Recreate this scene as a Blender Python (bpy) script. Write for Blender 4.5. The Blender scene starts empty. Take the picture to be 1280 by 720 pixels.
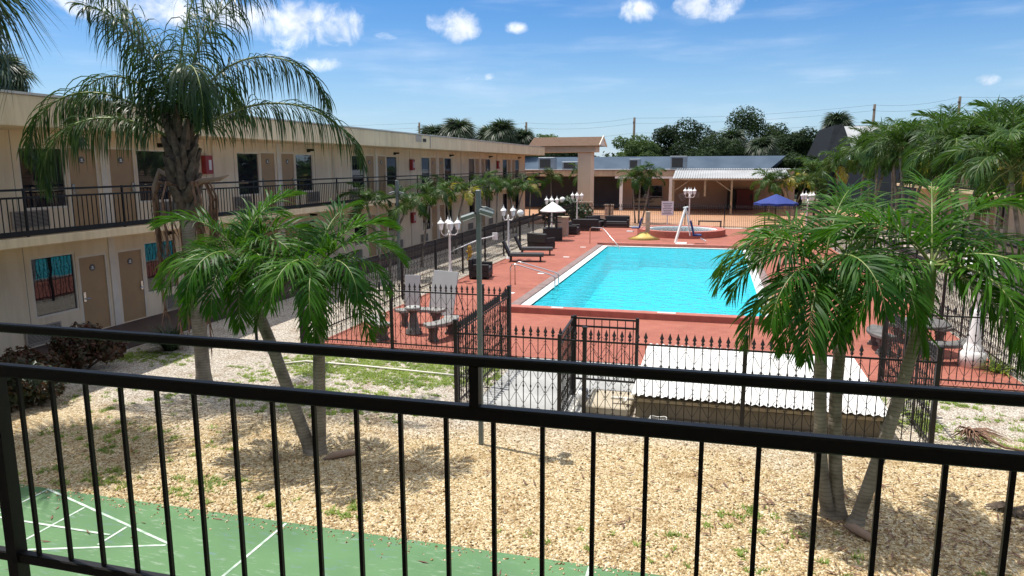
import bpy, math, random
from mathutils import Vector, Matrix, noise as mnoise
R = math.radians
scene = bpy.context.scene
C = scene.collection
rnd = random.Random(7)

# ------------------------------------------------------------------ camera
EYE = 4.27
cam_d = bpy.data.cameras.new("camera"); cam = bpy.data.objects.new("camera", cam_d); C.objects.link(cam)
cam_d.sensor_width = 36.0; cam_d.lens = 905 / 1280 * 36; cam_d.clip_start = 0.05; cam_d.clip_end = 5000
TH, PT, RO = R(15.4), R(9.6), R(-0.2)
fwd = Vector((-math.sin(TH) * math.cos(PT), math.cos(TH) * math.cos(PT), -math.sin(PT)))
r0 = Vector((math.cos(TH), math.sin(TH), 0)); u0 = r0.cross(fwd)
rt = r0 * math.cos(RO) + u0 * math.sin(RO); up = rt.cross(fwd)
M3 = Matrix((rt, up, -fwd)).transposed()
cam.matrix_world = Matrix.Translation((0, 0, EYE)) @ M3.to_4x4()
scene.camera = cam

# ------------------------------------------------------------------ materials
def new_mat(name):
    m = bpy.data.materials.new(name); m.use_nodes = True
    nt = m.node_tree; b = nt.nodes['Principled BSDF']
    return m, nt, b

def nd(nt, t, **kw):
    n = nt.nodes.new(t)
    for k, v in kw.items(): setattr(n, k, v)
    return n

def ramp(nt, stops):
    r = nd(nt, 'ShaderNodeValToRGB'); e = r.color_ramp.elements
    while len(e) > 1: e.remove(e[0])
    e[0].position = stops[0][0]; e[0].color = (*stops[0][1], 1)
    for p, c in stops[1:]:
        x = e.new(p); x.color = (*c, 1)
    return r

def mat(name, col, rough=0.6, var=0.15, scale=6.0, bump=0.0, bscale=60.0, metal=0.0, spec=0.5, col2=None, objvar=0.0, detail=5):
    """plain surface with blotchy procedural variation, optional second colour and fine bump"""
    m, nt, b = new_mat(name); L = nt.links
    tc = nd(nt, 'ShaderNodeTexCoord'); n = nd(nt, 'ShaderNodeTexNoise')
    n.inputs['Scale'].default_value = scale; n.inputs['Detail'].default_value = detail
    L.new(tc.outputs['Object'], n.inputs['Vector'])
    c2 = col2 or tuple(max(0, c * (1 - var * 2)) for c in col)
    r = ramp(nt, [(0.3, c2), (0.65, col)])
    L.new(n.outputs['Fac'], r.inputs['Fac']); src = r.outputs['Color']
    if objvar:
        oi = nd(nt, 'ShaderNodeObjectInfo'); hv = nd(nt, 'ShaderNodeHueSaturation')
        mr = nd(nt, 'ShaderNodeMapRange'); mr.inputs['To Min'].default_value = 1 - objvar; mr.inputs['To Max'].default_value = 1 + objvar
        L.new(oi.outputs['Random'], mr.inputs['Value']); L.new(mr.outputs[0], hv.inputs['Value']); L.new(src, hv.inputs['Color']); src = hv.outputs['Color']
    L.new(src, b.inputs['Base Color'])
    b.inputs['Roughness'].default_value = rough; b.inputs['Metallic'].default_value = metal
    b.inputs['Specular IOR Level'].default_value = spec
    if bump:
        n2 = nd(nt, 'ShaderNodeTexNoise'); n2.inputs['Scale'].default_value = bscale; n2.inputs['Detail'].default_value = 4
        L.new(tc.outputs['Object'], n2.inputs['Vector'])
        bp = nd(nt, 'ShaderNodeBump'); bp.inputs['Strength'].default_value = bump; bp.inputs['Distance'].default_value = 0.02
        L.new(n2.outputs['Fac'], bp.inputs['Height']); L.new(bp.outputs['Normal'], b.inputs['Normal'])
    return m

def leaf_mat(name, c1, c2, trans=0.3, rough=0.42, scale=3.0, tcol=None, spec=0.5):
    m, nt, b = new_mat(name); L = nt.links
    tc = nd(nt, 'ShaderNodeTexCoord'); n = nd(nt, 'ShaderNodeTexNoise'); n.inputs['Scale'].default_value = scale; n.inputs['Detail'].default_value = 3
    L.new(tc.outputs['Object'], n.inputs['Vector'])
    oi = nd(nt, 'ShaderNodeObjectInfo'); ad = nd(nt, 'ShaderNodeMath', operation='MULTIPLY_ADD'); ad.inputs[1].default_value = 0.4; 
    sb = nd(nt, 'ShaderNodeMath', operation='SUBTRACT'); sb.inputs[1].default_value = 0.2
    L.new(oi.outputs['Random'], ad.inputs[0]); L.new(n.outputs['Fac'], ad.inputs[2]); L.new(ad.outputs[0], sb.inputs[0])
    r = ramp(nt, [(0.3, c1), (0.72, c2)]); L.new(sb.outputs[0], r.inputs['Fac'])
    L.new(r.outputs['Color'], b.inputs['Base Color']); b.inputs['Roughness'].default_value = rough
    b.inputs['Specular IOR Level'].default_value = spec
    tr = nd(nt, 'ShaderNodeBsdfTranslucent'); tr.inputs['Color'].default_value = (*(tcol or (c2[0] * 1.6, c2[1] * 1.7, c2[2])), 1)
    mx = nd(nt, 'ShaderNodeMixShader'); mx.inputs[0].default_value = trans
    L.new(b.outputs[0], mx.inputs[1]); L.new(tr.outputs[0], mx.inputs[2])
    L.new(mx.outputs[0], nt.nodes['Material Output'].inputs['Surface'])
    return m

M = {}
M['wall'] = mat('painted_stucco', (0.82, 0.675, 0.485), 0.85, 0.05, 0.8, 0.25, 45, col2=(0.73, 0.595, 0.43))
M['portico'] = mat('portico_stucco', (0.66, 0.53, 0.39), 0.88, 0.05, 0.7, 0.2, 45)
M['fascia'] = mat('fascia_paint', (0.74, 0.59, 0.385), 0.8, 0.06, 0.9, 0.1, 40, col2=(0.65, 0.52, 0.34))
M['trim'] = mat('trim_paint', (0.76, 0.67, 0.56), 0.6, 0.05, 3)
M['door'] = mat('door_paint', (0.42, 0.265, 0.135), 0.5, 0.06, 2.5, objvar=0.06)
M['plinth'] = mat('walkway_paint', (0.075, 0.048, 0.042), 0.7, 0.15, 2.0, 0.2, 30)
M['roofgravel'] = mat('roof_gravel', (0.5, 0.48, 0.45), 0.9, 0.1, 2, 0.3, 20)
M['flash'] = mat('roof_flashing', (0.5, 0.48, 0.44), 0.6, 0.1, 2)
M['shingle'] = mat('shingle', (0.15, 0.098, 0.070), 0.95, 0.15, 8, 0.4, 30, spec=.08)
M['grille'] = mat('ac_grille_paint', (0.40, 0.34, 0.28), 0.6, 0.05, 5)
M['dark'] = mat('dark_slot', (0.03, 0.027, 0.025), 0.7, 0.1, 5)
M['black'] = mat('black_iron', (0.006, 0.006, 0.007), 0.5, 0.1, 9, 0.06, 80, spec=0.3)
M['fence'] = mat('weathered_black_iron', (0.016, 0.014, 0.014), 0.55, 0.15, 7, spec=0.4)
M['red'] = mat('cabinet_red', (0.33, 0.025, 0.03), 0.4, 0.1, 4)
M['white'] = mat('white_enamel', (0.80, 0.79, 0.77), 0.4, 0.03, 4)
M['whiteglass'] = mat('opal_glass', (0.82, 0.82, 0.80), 0.2, 0.03, 4)
M['wicker'] = mat('black_wicker', (0.018, 0.017, 0.018), 0.6, 0.2, 30, 0.6, 120)
M['cushion'] = mat('charcoal_cushion', (0.045, 0.045, 0.05), 0.9, 0.1, 8, 0.2, 60)
M['steel'] = mat('stainless_steel', (0.62, 0.62, 0.62), 0.22, 0.03, 5, metal=1.0)
M['galv'] = mat('galvanised_pole', (0.16, 0.19, 0.18), 0.5, 0.12, 4, spec=0.5, col2=(0.12, 0.14, 0.135))
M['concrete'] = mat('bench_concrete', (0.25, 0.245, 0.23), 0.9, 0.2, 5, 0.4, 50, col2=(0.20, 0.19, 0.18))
M['conc_dark'] = mat('dark_concrete', (0.15, 0.145, 0.14), 0.9, 0.2, 5, 0.4, 50, col2=(0.075, 0.072, 0.07))  # right table and benches have their shade put into this dark colour
M['board'] = mat('grey_board', (0.37, 0.39, 0.40), 0.6, 0.05, 2)
M['kerbred'] = mat('coping_brick', (0.42, 0.135, 0.10), 0.75, 0.12, 5, 0.3, 40)
M['sidecope'] = mat('grey_side_coping', (0.24, 0.17, 0.16), 0.8, 0.15, 4, 0.2, 40)  # grey-mauve sides, duller than the red end coping
M['tile'] = mat('pool_rim_tile', (0.75, 0.74, 0.71), 0.35, 0.06, 3)
M['shedwall'] = mat('rough_render', (0.255, 0.215, 0.15), 0.95, 0.12, 1.2, 1.0, 9, col2=(0.195, 0.16, 0.11))
M['shedtrim'] = mat('fascia_timber', (0.42, 0.34, 0.22), 0.8, 0.1, 3)
M['padconc'] = mat('pad_concrete', (0.40, 0.40, 0.385), 0.9, 0.15, 1.4, 0.2, 40, col2=(0.27, 0.27, 0.265))
M['padwarm'] = mat('ledge_concrete', (0.48, 0.42, 0.32), 0.9, 0.15, 2.5, 0.3, 30, col2=(0.33, 0.28, 0.2))
M['blue'] = mat('blue_canvas', (0.014, 0.036, 0.21), 0.8, 0.1, 4)
M['navy'] = mat('blue_plastic', (0.012, 0.035, 0.17), 0.4, 0.1, 4)
M['yellow'] = mat('yellow_cover', (0.62, 0.45, 0.12), 0.6, 0.1, 4)
M['greyroof'] = mat('grey_metal_roof', (0.27, 0.30, 0.34), 0.55, 0.12, 0.6, spec=0.4, col2=(0.20, 0.23, 0.27))
M['bluegrey'] = mat('parapet_sheet', (0.085, 0.115, 0.155), 0.9, 0.12, 0.5, col2=(0.06, 0.085, 0.12), spec=.08)
M['palegrey'] = mat('pale_roof', (0.36, 0.37, 0.38), 0.7, 0.1, 0.5)
M['darkroof'] = mat('dark_slate', (0.018, 0.021, 0.025), 0.9, 0.15, 3, spec=.1)
M['hvac'] = mat('hvac_sheet', (0.22, 0.25, 0.28), 0.5, 0.1, 2, metal=0.3)
M['farwall'] = mat('tan_render', (0.56, 0.42, 0.33), 0.85, 0.1, 0.8, 0.1, 30)
M['farfascia'] = mat('tan_fascia', (0.50, 0.39, 0.27), 0.8, 0.08, 0.8)
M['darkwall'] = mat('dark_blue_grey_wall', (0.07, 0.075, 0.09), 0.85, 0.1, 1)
M['breeze'] = mat('breeze_block', (0.42, 0.33, 0.26), 0.9, 0.15, 5, 0.3, 40)
M['timber'] = mat('post_timber', (0.36, 0.27, 0.17), 0.8, 0.15, 4)
M['paper'] = mat('notice_paper', (0.74, 0.72, 0.74), 0.7, 0.04, 6)
M['ink'] = mat('notice_ink', (0.22, 0.20, 0.24), 0.7, 0.1, 9)
M['pink'] = mat('notice_heading', (0.52, 0.24, 0.24), 0.7, 0.1, 9)
M['plate'] = mat('number_disc', (0.10, 0.10, 0.11), 0.35, 0.1, 9)
M['platelight'] = mat('number_mark', (0.7, 0.7, 0.68), 0.4, 0.05, 9)
M['trunk'] = None
M['bark'] = mat('tree_bark', (0.14, 0.11, 0.085), 0.95, 0.2, 5, 0.7, 20)
M['boots'] = mat('old_frond_bases', (0.15, 0.115, 0.085), 0.95, 0.25, 9, 0.9, 30, col2=(0.05, 0.035, 0.025))
M['deadfrond'] = mat('dead_frond', (0.23, 0.125, 0.075), 0.8, 0.25, 12, 0.3, 30, col2=(0.09, 0.05, 0.035))
M['spathe'] = mat('dry_spathe', (0.32, 0.22, 0.16), 0.8, 0.15, 6, 0.3, 30)
M['shaft'] = mat('crownshaft', (0.13, 0.20, 0.045), 0.4, 0.15, 4, col2=(0.09, 0.16, 0.035))
M['rachis'] = mat('frond_rachis', (0.19, 0.24, 0.06), 0.45, 0.15, 4)
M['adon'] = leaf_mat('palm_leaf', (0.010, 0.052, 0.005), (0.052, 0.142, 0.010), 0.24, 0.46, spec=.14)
M['adonfar'] = leaf_mat('palm_leaf_far', (0.013, 0.042, 0.009), (0.055, 0.112, 0.018), 0.22, 0.45, spec=.2)  # deeper green for the palms farther off
M['adonyel'] = leaf_mat('palm_leaf_yellowing', (0.12, 0.14, 0.02), (0.34, 0.29, 0.04), 0.3, 0.45)
M['queen'] = leaf_mat('queen_palm_leaf', (0.014, 0.036, 0.012), (0.048, 0.092, 0.024), 0.2, 0.42, spec=.3)
M['sabal'] = leaf_mat('fan_palm_leaf', (0.020, 0.036, 0.020), (0.055, 0.085, 0.040), 0.15, 0.5)
M['oak'] = leaf_mat('oak_leaf', (0.013, 0.026, 0.011), (0.040, 0.068, 0.024), 0.15, 0.7, 0.9, spec=.15)
M['oaklight'] = leaf_mat('light_leaf', (0.035, 0.062, 0.02), (0.085, 0.13, 0.042), 0.2, 0.7, 0.9, spec=.15)
M['croton'] = leaf_mat('croton_leaf', (0.018, 0.040, 0.012), (0.12, 0.034, 0.024), 0.25, 0.4, 9.0)
M['shrub'] = leaf_mat('shrub_leaf', (0.012, 0.03, 0.01), (0.04, 0.075, 0.02), 0.15, 0.45, 4.0)
M['grass'] = leaf_mat('grass_blade', (0.07, 0.13, 0.02), (0.27, 0.35, 0.065), 0.3, 0.6, 1.2)
M['valve'] = mat('hydrant_yellow', (0.60, 0.33, 0.02), 0.5, 0.1, 5)
M['pipe'] = mat('pvc_pipe', (0.72, 0.68, 0.60), 0.5, 0.08, 6)
M['hose'] = mat('grey_hose', (0.55, 0.55, 0.53), 0.5, 0.1, 6)
M['teak'] = mat('terracotta_tile', (0.42, 0.225, 0.125), 0.7, 0.1, 1.0)
M['metalred'] = mat('vending_red', (0.14, 0.018, 0.018), 0.5, 0.1, 4)

def trunk_mat():
    m, nt, b = new_mat('palm_trunk'); L = nt.links
    tc = nd(nt, 'ShaderNodeTexCoord'); sx = nd(nt, 'ShaderNodeSeparateXYZ'); L.new(tc.outputs['Object'], sx.inputs[0])
    n = nd(nt, 'ShaderNodeTexNoise'); n.inputs['Scale'].default_value = 5; n.inputs['Detail'].default_value = 6; L.new(tc.outputs['Object'], n.inputs['Vector'])
    ma = nd(nt, 'ShaderNodeMath', operation='MULTIPLY_ADD'); ma.inputs[1].default_value = 0.10; L.new(n.outputs['Fac'], ma.inputs[0]); L.new(sx.outputs['Z'], ma.inputs[2])
    w = nd(nt, 'ShaderNodeMath', operation='MULTIPLY'); w.inputs[1].default_value = 125; L.new(ma.outputs[0], w.inputs[0])
    s = nd(nt, 'ShaderNodeMath', operation='SINE'); L.new(w.outputs[0], s.inputs[0])
    r = ramp(nt, [(0.3, (0.10, 0.082, 0.062)), (0.45, (0.20, 0.172, 0.134)), (0.7, (0.29, 0.252, 0.205))]); L.new(n.outputs['Fac'], r.inputs[0])
    mr = nd(nt, 'ShaderNodeMapRange'); mr.inputs['From Min'].default_value = -1; mr.inputs['From Max'].default_value = -0.4; mr.inputs['To Min'].default_value = 0.72; mr.inputs['To Max'].default_value = 1.0
    L.new(s.outputs[0], mr.inputs['Value'])
    mm = nd(nt, 'ShaderNodeMix', data_type='RGBA', blend_type='MULTIPLY'); mm.inputs['Factor'].default_value = 1.0
    L.new(r.outputs[0], mm.inputs['A']); L.new(mr.outputs[0], mm.inputs['B'])
    L.new(mm.outputs['Result'], b.inputs['Base Color']); b.inputs['Roughness'].default_value = 0.9
    bp = nd(nt, 'ShaderNodeBump'); bp.inputs['Strength'].default_value = 0.5; bp.inputs['Distance'].default_value = 0.02; L.new(mr.outputs[0], bp.inputs['Height']); L.new(bp.outputs[0], b.inputs['Normal'])
    return m
M['trunk'] = trunk_mat()

def streaks(m, amt=0.75, sc=(1.6, 1.6, .16)):
    """rain streaks and grime: noise stretched down the wall"""
    nt = m.node_tree; L = nt.links; b = nt.nodes['Principled BSDF']; src = b.inputs['Base Color'].links[0].from_socket
    tc = nd(nt, 'ShaderNodeTexCoord'); mp = nd(nt, 'ShaderNodeMapping'); mp.inputs['Scale'].default_value = sc; L.new(tc.outputs['Object'], mp.inputs[0])
    n = nd(nt, 'ShaderNodeTexNoise'); n.inputs['Scale'].default_value = 2.4; n.inputs['Detail'].default_value = 7; n.inputs['Roughness'].default_value = .68; L.new(mp.outputs[0], n.inputs['Vector'])
    r = ramp(nt, [(.36, (amt, amt * .97, amt * .92)), (.55, (1, 1, 1))]); L.new(n.outputs['Fac'], r.inputs[0])
    mm = nd(nt, 'ShaderNodeMix', data_type='RGBA', blend_type='MULTIPLY'); mm.inputs['Factor'].default_value = 1; L.new(src, mm.inputs['A']); L.new(r.outputs[0], mm.inputs['B']); L.new(mm.outputs['Result'], b.inputs['Base Color'])
streaks(M['wall'], .91); streaks(M['fascia'], .84); streaks(M['farfascia'], .82); streaks(M['sheet'], .80, (1.2, .15, 1)) if 'sheet' in M else None
def glass_mat(name, base, fac, rough=0.02):
    m, nt, b = new_mat(name); L = nt.links
    tc = nd(nt, 'ShaderNodeTexCoord'); wv = nd(nt, 'ShaderNodeTexWave'); wv.inputs['Scale'].default_value = 7; wv.bands_direction = 'Y'; wv.inputs['Distortion'].default_value = 2
    L.new(tc.outputs['Object'], wv.inputs['Vector'])
    r = ramp(nt, [(0.0, tuple(c * 0.45 for c in base)), (1.0, base)]); L.new(wv.outputs['Fac'], r.inputs[0])
    df = nd(nt, 'ShaderNodeBsdfDiffuse'); L.new(r.outputs[0], df.inputs['Color'])
    gl = nd(nt, 'ShaderNodeBsdfGlossy'); gl.inputs['Roughness'].default_value = rough; gl.inputs['Color'].default_value = (0.9, 0.95, 1, 1)
    nz = nd(nt, 'ShaderNodeTexNoise'); nz.inputs['Scale'].default_value = 1.3; L.new(tc.outputs['Object'], nz.inputs['Vector'])
    bp = nd(nt, 'ShaderNodeBump'); bp.inputs['Strength'].default_value = 0.05; bp.inputs['Distance'].default_value = 0.05; L.new(nz.outputs['Fac'], bp.inputs['Height']); L.new(bp.outputs[0], gl.inputs['Normal'])
    mx = nd(nt, 'ShaderNodeMixShader'); mx.inputs[0].default_value = fac
    L.new(df.outputs[0], mx.inputs[1]); L.new(gl.outputs[0], mx.inputs[2]); L.new(mx.outputs[0], nt.nodes['Material Output'].inputs['Surface'])
    return m
M['glass'] = glass_mat('window_glass', (0.012, 0.013, 0.018), 0.09)
M['glassup'] = glass_mat('curtained_glass', (0.022, 0.024, 0.034), 0.16)

def gravel_mat():
    m, nt, b = new_mat('gravel'); L = nt.links
    tc = nd(nt, 'ShaderNodeTexCoord')
    v = nd(nt, 'ShaderNodeTexVoronoi'); v.inputs['Scale'].default_value = 38; L.new(tc.outputs['Object'], v.inputs['Vector'])
    sep = nd(nt, 'ShaderNodeSeparateColor'); L.new(v.outputs['Color'], sep.inputs[0])
    tan = ramp(nt, [(0.0, (0.25, 0.155, 0.07)), (0.18, (0.44, 0.31, 0.15)), (0.5, (0.60, 0.46, 0.255)), (0.8, (0.70, 0.57, 0.36)), (1.0, (0.82, 0.73, 0.55))])
    wht = ramp(nt, [(0.0, (0.25, 0.20, 0.155)), (0.25, (0.44, 0.38, 0.31)), (0.6, (0.60, 0.54, 0.455)), (1.0, (0.78, 0.73, 0.65))])
    L.new(sep.outputs[0], tan.inputs[0]); L.new(sep.outputs[0], wht.inputs[0])
    # pale zone: farther beds and the left bed are white rock, the near bed is brown river pebble
    sx = nd(nt, 'ShaderNodeSeparateXYZ'); L.new(tc.outputs['Object'], sx.inputs[0])
    nz = nd(nt, 'ShaderNodeTexNoise'); nz.inputs['Scale'].default_value = 0.55; nz.inputs['Detail'].default_value = 5; L.new(tc.outputs['Object'], nz.inputs['Vector'])
    g = nd(nt, 'ShaderNodeMath', operation='MULTIPLY_ADD'); g.inputs[1].default_value = -0.07; L.new(sx.outputs['X'], g.inputs[0])
    gy = nd(nt, 'ShaderNodeMath', operation='MULTIPLY_ADD'); gy.inputs[1].default_value = 0.55; gy.inputs[2].default_value = -6.5; L.new(sx.outputs['Y'], gy.inputs[0])
    L.new(gy.outputs[0], g.inputs[2])
    n5 = nd(nt, 'ShaderNodeMath', operation='MULTIPLY_ADD'); n5.inputs[1].default_value = 2.0; L.new(nz.outputs['Fac'], n5.inputs[0]); L.new(g.outputs[0], n5.inputs[2])
    cl = nd(nt, 'ShaderNodeMapRange'); cl.inputs['From Min'].default_value = 0.2; cl.inputs['From Max'].default_value = 1.3; L.new(n5.outputs[0], cl.inputs['Value'])
    mx = nd(nt, 'ShaderNodeMix', data_type='RGBA'); L.new(cl.outputs[0], mx.inputs['Factor']); L.new(tan.outputs[0], mx.inputs['A']); L.new(wht.outputs[0], mx.inputs['B'])
    # fallen litter and damp stains
    n2 = nd(nt, 'ShaderNodeTexNoise'); n2.inputs['Scale'].default_value = 1.6; n2.inputs['Detail'].default_value = 8; n2.inputs['Roughness'].default_value = 0.7; L.new(tc.outputs['Object'], n2.inputs['Vector'])
    r2 = ramp(nt, [(0.52, (1, 1, 1)), (0.72, (0.62, 0.52, 0.42))]); L.new(n2.outputs['Fac'], r2.inputs[0])
    m2 = nd(nt, 'ShaderNodeMix', data_type='RGBA', blend_type='MULTIPLY'); m2.inputs['Factor'].default_value = 1; L.new(mx.outputs['Result'], m2.inputs['A']); L.new(r2.outputs[0], m2.inputs['B'])
    # dark gaps between the pebbles
    ve = nd(nt, 'ShaderNodeTexVoronoi', feature='DISTANCE_TO_EDGE'); ve.inputs['Scale'].default_value = 38; L.new(tc.outputs['Object'], ve.inputs['Vector'])
    gap = nd(nt, 'ShaderNodeMapRange'); gap.inputs['From Max'].default_value = 0.09; gap.inputs['To Min'].default_value = 0.55; L.new(ve.outputs['Distance'], gap.inputs['Value'])
    m3 = nd(nt, 'ShaderNodeMix', data_type='RGBA', blend_type='MULTIPLY'); m3.inputs['Factor'].default_value = 1; L.new(m2.outputs['Result'], m3.inputs['A']); L.new(gap.outputs[0], m3.inputs['B'])
    L.new(m3.outputs['Result'], b.inputs['Base Color']); b.inputs['Roughness'].default_value = 0.9; b.inputs['Specular IOR Level'].default_value = 0.2
    bp = nd(nt, 'ShaderNodeBump'); bp.inputs['Strength'].default_value = 1.0; bp.inputs['Distance'].default_value = 0.03
    inv = nd(nt, 'ShaderNodeMath', operation='SUBTRACT'); inv.inputs[0].default_value = 1.0; L.new(v.outputs['Distance'], inv.inputs[1]); L.new(inv.outputs[0], bp.inputs['Height']); L.new(bp.outputs[0], b.inputs['Normal'])
    return m
M['gravel'] = gravel_mat()

def deck_mat():
    m, nt, b = new_mat('red_pavers'); L = nt.links
    tc = nd(nt, 'ShaderNodeTexCoord'); br = nd(nt, 'ShaderNodeTexBrick')
    br.inputs['Scale'].default_value = 1.0; br.inputs['Brick Width'].default_value = 0.20; br.inputs['Row Height'].default_value = 0.10; br.inputs['Mortar Size'].default_value = 0.006
    br.inputs['Color1'].default_value = (0.345, 0.120, 0.080, 1); br.inputs['Color2'].default_value = (0.305, 0.092, 0.064, 1); br.inputs['Mortar'].default_value = (0.24, 0.095, 0.07, 1)
    L.new(tc.outputs['Object'], br.inputs['Vector'])
    n = nd(nt, 'ShaderNodeTexNoise'); n.inputs['Scale'].default_value = 0.7; n.inputs['Detail'].default_value = 7; n.inputs['Roughness'].default_value = 0.65; L.new(tc.outputs['Object'], n.inputs['Vector'])
    r = ramp(nt, [(0.28, (0.68, 0.66, 0.64)), (0.45, (0.92, 0.92, 0.92)), (0.7, (1.08, 1.1, 1.12))]); L.new(n.outputs['Fac'], r.inputs[0])
    mm = nd(nt, 'ShaderNodeMix', data_type='RGBA', blend_type='MULTIPLY'); mm.inputs['Factor'].default_value = 1; L.new(br.outputs['Color'], mm.inputs['A']); L.new(r.outputs[0], mm.inputs['B'])
    L.new(mm.outputs['Result'], b.inputs['Base Color']); b.inputs['Roughness'].default_value = 0.8; b.inputs['Specular IOR Level'].default_value = 0.3
    return m
M['deck'] = deck_mat()

def court_mat():
    m, nt, b = new_mat('court_paint'); L = nt.links
    tc = nd(nt, 'ShaderNodeTexCoord')
    n = nd(nt, 'ShaderNodeTexNoise'); n.inputs['Scale'].default_value = 0.8; n.inputs['Detail'].default_value = 6; L.new(tc.outputs['Object'], n.inputs['Vector'])
    r = ramp(nt, [(0.3, (0.066, 0.155, 0.060)), (0.7, (0.100, 0.215, 0.085))]); L.new(n.outputs['Fac'], r.inputs[0])
    # scuffs: streaky noise, pale and bluish chalk
    mp = nd(nt, 'ShaderNodeMapping'); mp.inputs['Scale'].default_value = (2.2, 9, 1); mp.inputs['Rotation'].default_value = (0, 0, 0.3); L.new(tc.outputs['Object'], mp.inputs[0])
    n2 = nd(nt, 'ShaderNodeTexNoise'); n2.inputs['Scale'].default_value = 1.7; n2.inputs['Detail'].default_value = 9; n2.inputs['Roughness'].default_value = 0.75; L.new(mp.outputs[0], n2.inputs['Vector'])
    f = nd(nt, 'ShaderNodeMapRange'); f.inputs['From Min'].default_value = 0.545; f.inputs['From Max'].default_value = 0.72; f.inputs['To Max'].default_value = 0.8; L.new(n2.outputs['Fac'], f.inputs['Value'])
    n3 = nd(nt, 'ShaderNodeTexNoise'); n3.inputs['Scale'].default_value = 1.1; L.new(tc.outputs['Object'], n3.inputs['Vector'])
    r3 = ramp(nt, [(0.42, (0.12, 0.17, 0.30)), (0.52, (0.34, 0.40, 0.33))]); L.new(n3.outputs['Fac'], r3.inputs[0])
    mx = nd(nt, 'ShaderNodeMix', data_type='RGBA'); L.new(f.outputs[0], mx.inputs['Factor']); L.new(r.outputs[0], mx.inputs['A']); L.new(r3.outputs[0], mx.inputs['B'])
    L.new(mx.outputs['Result'], b.inputs['Base Color']); b.inputs['Roughness'].default_value = 0.6
    return m
M['court'] = court_mat()
M['line'] = mat('worn_white_line', (0.62, 0.68, 0.62), 0.7, 0.25, 7, col2=(0.24, 0.36, 0.27))

def water_mat(name, tint, bscale, bstr, cloudy=None):
    m, nt, b = new_mat(name); L = nt.links
    tc = nd(nt, 'ShaderNodeTexCoord'); n = nd(nt, 'ShaderNodeTexNoise'); n.inputs['Scale'].default_value = bscale; n.inputs['Detail'].default_value = 3
    mp = nd(nt, 'ShaderNodeMapping'); mp.inputs['Scale'].default_value = (1, 1.6, 1); L.new(tc.outputs['Object'], mp.inputs[0]); L.new(mp.outputs[0], n.inputs['Vector'])
    bp = nd(nt, 'ShaderNodeBump'); bp.inputs['Strength'].default_value = bstr; bp.inputs['Distance'].default_value = 0.11; L.new(n.outputs['Fac'], bp.inputs['Height'])
    tr = nd(nt, 'ShaderNodeBsdfTransparent'); tr.inputs['Color'].default_value = (*tint, 1)
    gl = nd(nt, 'ShaderNodeBsdfGlossy'); gl.inputs['Roughness'].default_value = 0.03; L.new(bp.outputs[0], gl.inputs['Normal'])
    fr = nd(nt, 'ShaderNodeFresnel'); fr.inputs['IOR'].default_value = 1.33; L.new(bp.outputs[0], fr.inputs['Normal'])
    mx = nd(nt, 'ShaderNodeMixShader'); fm = nd(nt, 'ShaderNodeMath', operation='MULTIPLY'); fm.inputs[1].default_value = .75; L.new(fr.outputs[0], fm.inputs[0]); L.new(fm.outputs[0], mx.inputs[0]); L.new(tr.outputs[0], mx.inputs[1]); L.new(gl.outputs[0], mx.inputs[2])
    if cloudy:
        dfs = nd(nt, 'ShaderNodeBsdfDiffuse'); dfs.inputs['Color'].default_value = (*cloudy, 1); L.new(bp.outputs[0], dfs.inputs['Normal'])
        m0 = nd(nt, 'ShaderNodeMixShader'); m0.inputs[0].default_value = .5; L.new(tr.outputs[0], m0.inputs[1]); L.new(dfs.outputs[0], m0.inputs[2]); L.new(m0.outputs[0], mx.inputs[1])
    L.new(mx.outputs[0], nt.nodes['Material Output'].inputs['Surface'])
    return m
M['water'] = water_mat('pool_water', (0.50, 0.97, 1.0), 2.4, 1.0, (.04, .60, .70))
M['spawater'] = water_mat('spa_water', (0.95, 0.99, 1.0), 3, 0.2)

def basin_mat():
    m, nt, b = new_mat('pool_plaster'); L = nt.links
    tc = nd(nt, 'ShaderNodeTexCoord')
    # sunlight rippling patterns are left to the light; the plaster itself is mottled aqua
    n = nd(nt, 'ShaderNodeTexNoise'); n.inputs['Scale'].default_value = 1.3; n.inputs['Detail'].default_value = 5; n.inputs['Distortion'].default_value = 1.2; L.new(tc.outputs['Object'], n.inputs['Vector'])
    r = ramp(nt, [(0.32, (0.03, 0.72, 0.86)), (0.62, (0.08, 0.82, 0.93)), (0.78, (0.2, 0.88, 0.95))]); L.new(n.outputs['Fac'], r.inputs[0])
    L.new(r.outputs[0], b.inputs['Base Color']); b.inputs['Roughness'].default_value = 0.8
    return m
M['basin'] = basin_mat()
M['spabasin'] = mat('spa_plaster', (0.84, 0.87, 0.87), 0.7, 0.06, 2)

def sheet_roof_mat():
    return mat('white_painted_sheet', (0.78, 0.77, 0.75), 0.5, 0.04, 1.2, col2=(0.72, 0.71, 0.69))
M['sheet'] = sheet_roof_mat(); streaks(M['sheet'], .78, (1.4, .2, 1))

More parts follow.
